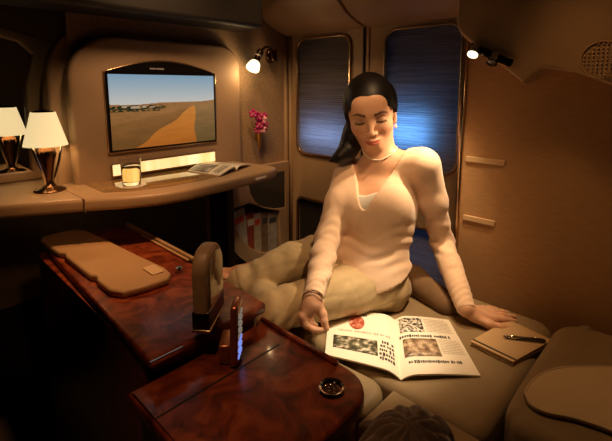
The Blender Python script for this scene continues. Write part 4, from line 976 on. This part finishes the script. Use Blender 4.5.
# ---------------- hair
F = Field(grid(hc_[0] - .16, hc_[0] + .14, .0022), grid(hc_[1] - .16, hc_[1] + .16, .0022), grid(hc_[2] - .19, hc_[2] + .14, .0022))
F.ell(H(0, -.020, .034), HB, (.0795, .106, .090), .02); F.ell(H(0, -.050, -.010), HB, (.068, .066, .075), .03)
for s_ in (-1, 1): F.ell(H(s_ * .064, -.012, .022), HB, (.017, .052, .048), .02)
for s_ in (-1, 1): F.cone(H(s_ * .072, .022, .012), H(s_ * .074, .012, -.012), .0055, .0030, .010)
pony = [H(-.02, -.085, -.035), at(355, 134, 1.35), at(351, 143, 1.33), at(347, 151, 1.312), at(340, 157, 1.308), at(330, 161, 1.312)]
F.chain(pony, [.036, .034, .026, .021, .013, .003], .03)
F.cone(at(357, 139, 1.335), at(350, 157, 1.300), .020, .006, .02)
def hr(P, f):
    Q = np.stack(P, -1); l = (Q - hc_) @ HB.T; x, y, z = l[..., 0], l[..., 1], l[..., 2]
    # swept-back strands run from the hairline to the nape
    ang = np.arctan2(x, np.maximum(z + .03, .004) + 0 * x); g = f + .0004 * np.sin(ang * 60 + 2 * np.sin(y * 60)) * np.clip((.03 - y) / .04, 0, 1)
    hl = .060 - .75 * np.clip(np.abs(x) - .022, 0, 1)      # height of the hairline, lower to the temples
    face = np.minimum(y - (.030 + .0 * x), hl - z)                    # inside the face opening
    face2 = np.minimum(y - (.018 - .0 * x), .018 - z)
    cut = np.maximum(face, face2); keep = (np.abs(x) > .058) & (y < .030)
    # ears stay clear
    ear = .030 - np.sqrt(((np.abs(x) - .078) / 1.0) ** 2 + ((y + .004) / .9) ** 2 + ((z + .022) / 1.2) ** 2)
    cut = np.maximum(cut, np.where(x > 0, ear, -1)); cut = np.where((z < -.055) & (y > -.035) & (np.abs(x) < .05), .02, cut)
    cut = np.where((z < -.045) & (x < -.028), -1, cut); return np.maximum(g, cut)
F.add(hr, (-9, -9, -9), (9, 9, 9)); hair = onp(organic('hair', F, M['hair'], relax=1)); hair['label'] = 'dark brown hair pulled back into a low ponytail'
# lashes, necklace, earrings, bracelet
for s_ in (-1, 1):
    pcs = []
    for k in range(15):
        q = k / 14; x = .0175 + .028 * q; b0 = H(s_ * x, .0760 - .30 * (x - .026) ** 2 * 60 * .5, -.0050 + .0035 * ((x - .031) / .015) ** 2); t_ = b0 + hy * .0025 + hx * s_ * (.003 * q) - hz_ * .0022
        pcs.append(tubev([b0, mid(b0, t_, .6) - hz_ * .0004, t_], [.0009, .0007, .0003], 4))
    onp(merged('eyelashes', pcs, M['brow']))
def onskin(u, v, t0):
    """first point on the body surface along the line of sight"""
    for t in np.arange(t0, t0 + .25, .0015):
        p = at(u, v, t); i = [int(np.argmin(np.abs(BODY.a[k] - p[k]))) for k in range(3)]
        if BODY.f[tuple(i)] < .0015: return p - at(u, v, .003) + at(u, v, 0)
    return at(u, v, t0 + .07)
nk = [onskin(u, v, 1.16) for u, v in ((362, 148), (364, 153), (368, 157.5), (374, 160), (381, 159.5), (388, 156.5), (394, 151.5), (397, 147))]
nkp = catmull(nk, 5); pcs = []
onp(tube('necklace', [Vector(p) for p in nkp], .0019, M['pearl'], None, 8)); 
er = lathe('earring', [(.0006, 0), (.0040, -.004), (.0045, -.010), (.0010, -.016)], M['pearl'], None, n=12, loc=tuple(H(.0735, .002, -.046))); onp(er)
bd_ = nrm(wrR - elR); bb = nrm(np.cross(bd_, UP)); bc = np.cross(bd_, bb); bcn = wrR + bd_ * .012
br = [Vector(bcn + (bb * math.cos(2 * math.pi * k / 24) + bc * math.sin(2 * math.pi * k / 24)) * .0258) for k in range(25)]; onp(tube('bracelet', br, .0018, M['chrome'], None, 8))

# ---------------- soft cushions as organic shapes
F = Field(grid(1.03, 1.30, .005), grid(.40, .92, .005), grid(.49, .65, .005))
F.chain([(1.13, .50, .550), (1.175, .64, .562), (1.195, .82, .555)], [.040, .048, .044], .03); F.add(lambda P, f: np.maximum(f + wob(P, 30, .004, 2), np.maximum(P[0] - 1.25, .5420 - P[2])), (-9, -9, -9), (9, 9, 9))
G_ = Field(*F.a); torso(G_, .016); legs(G_, .020); F.f = np.maximum(F.f, -G_.f)
pbm = organic('cushion_body', F, M['browncloth'], None, None, (0, 0, 0)); pbm.parent = pb; pbm.data.transform(Matrix.Translation(-Vector(pb.location)))
# dark gathered pouf at the bottom of the photo
cc = np.array((.600, .320, .575)); dc = mat('dark_brown_plush', (.11, .070, .042), .85, bump=.5, bscale=160, sheen=.4)
F = Field(grid(.41, .66, .003), grid(.17, .40, .003), grid(.52, .71, .003))
F.ell((.530, .286, .600), np.eye(3), (.102, .076, .076), .02)
def pf(P, f):
    x, y, z = P[0] - .530, P[1] - .286, P[2] - .575; r = np.sqrt(x * x + y * y) + 1e-5; a = np.arctan2(y, x); sp = a * 11 + 2.2 * np.sin(r * 55) + 26 * r
    ridge = np.abs(np.sin(sp / 2)); cr_ = np.abs(np.sin(r * 75 + 1.2 * np.sin(a * 7 + 1)))
    return np.maximum(f + .011 * (1 - ridge ** .6) * np.clip(r / .03, 0, 1) + .005 * (1 - cr_ ** .5) - .004, .5462 - P[2])
F.add(pf, (-9, -9, -9), (9, 9, 9)); pf_o = organic('pleated_cushion', F, dc, None, None, (.530, .286, .545), relax=1); tag(pf_o, 'dark brown gathered plush cushion at the bottom of the photo', 'cushion')
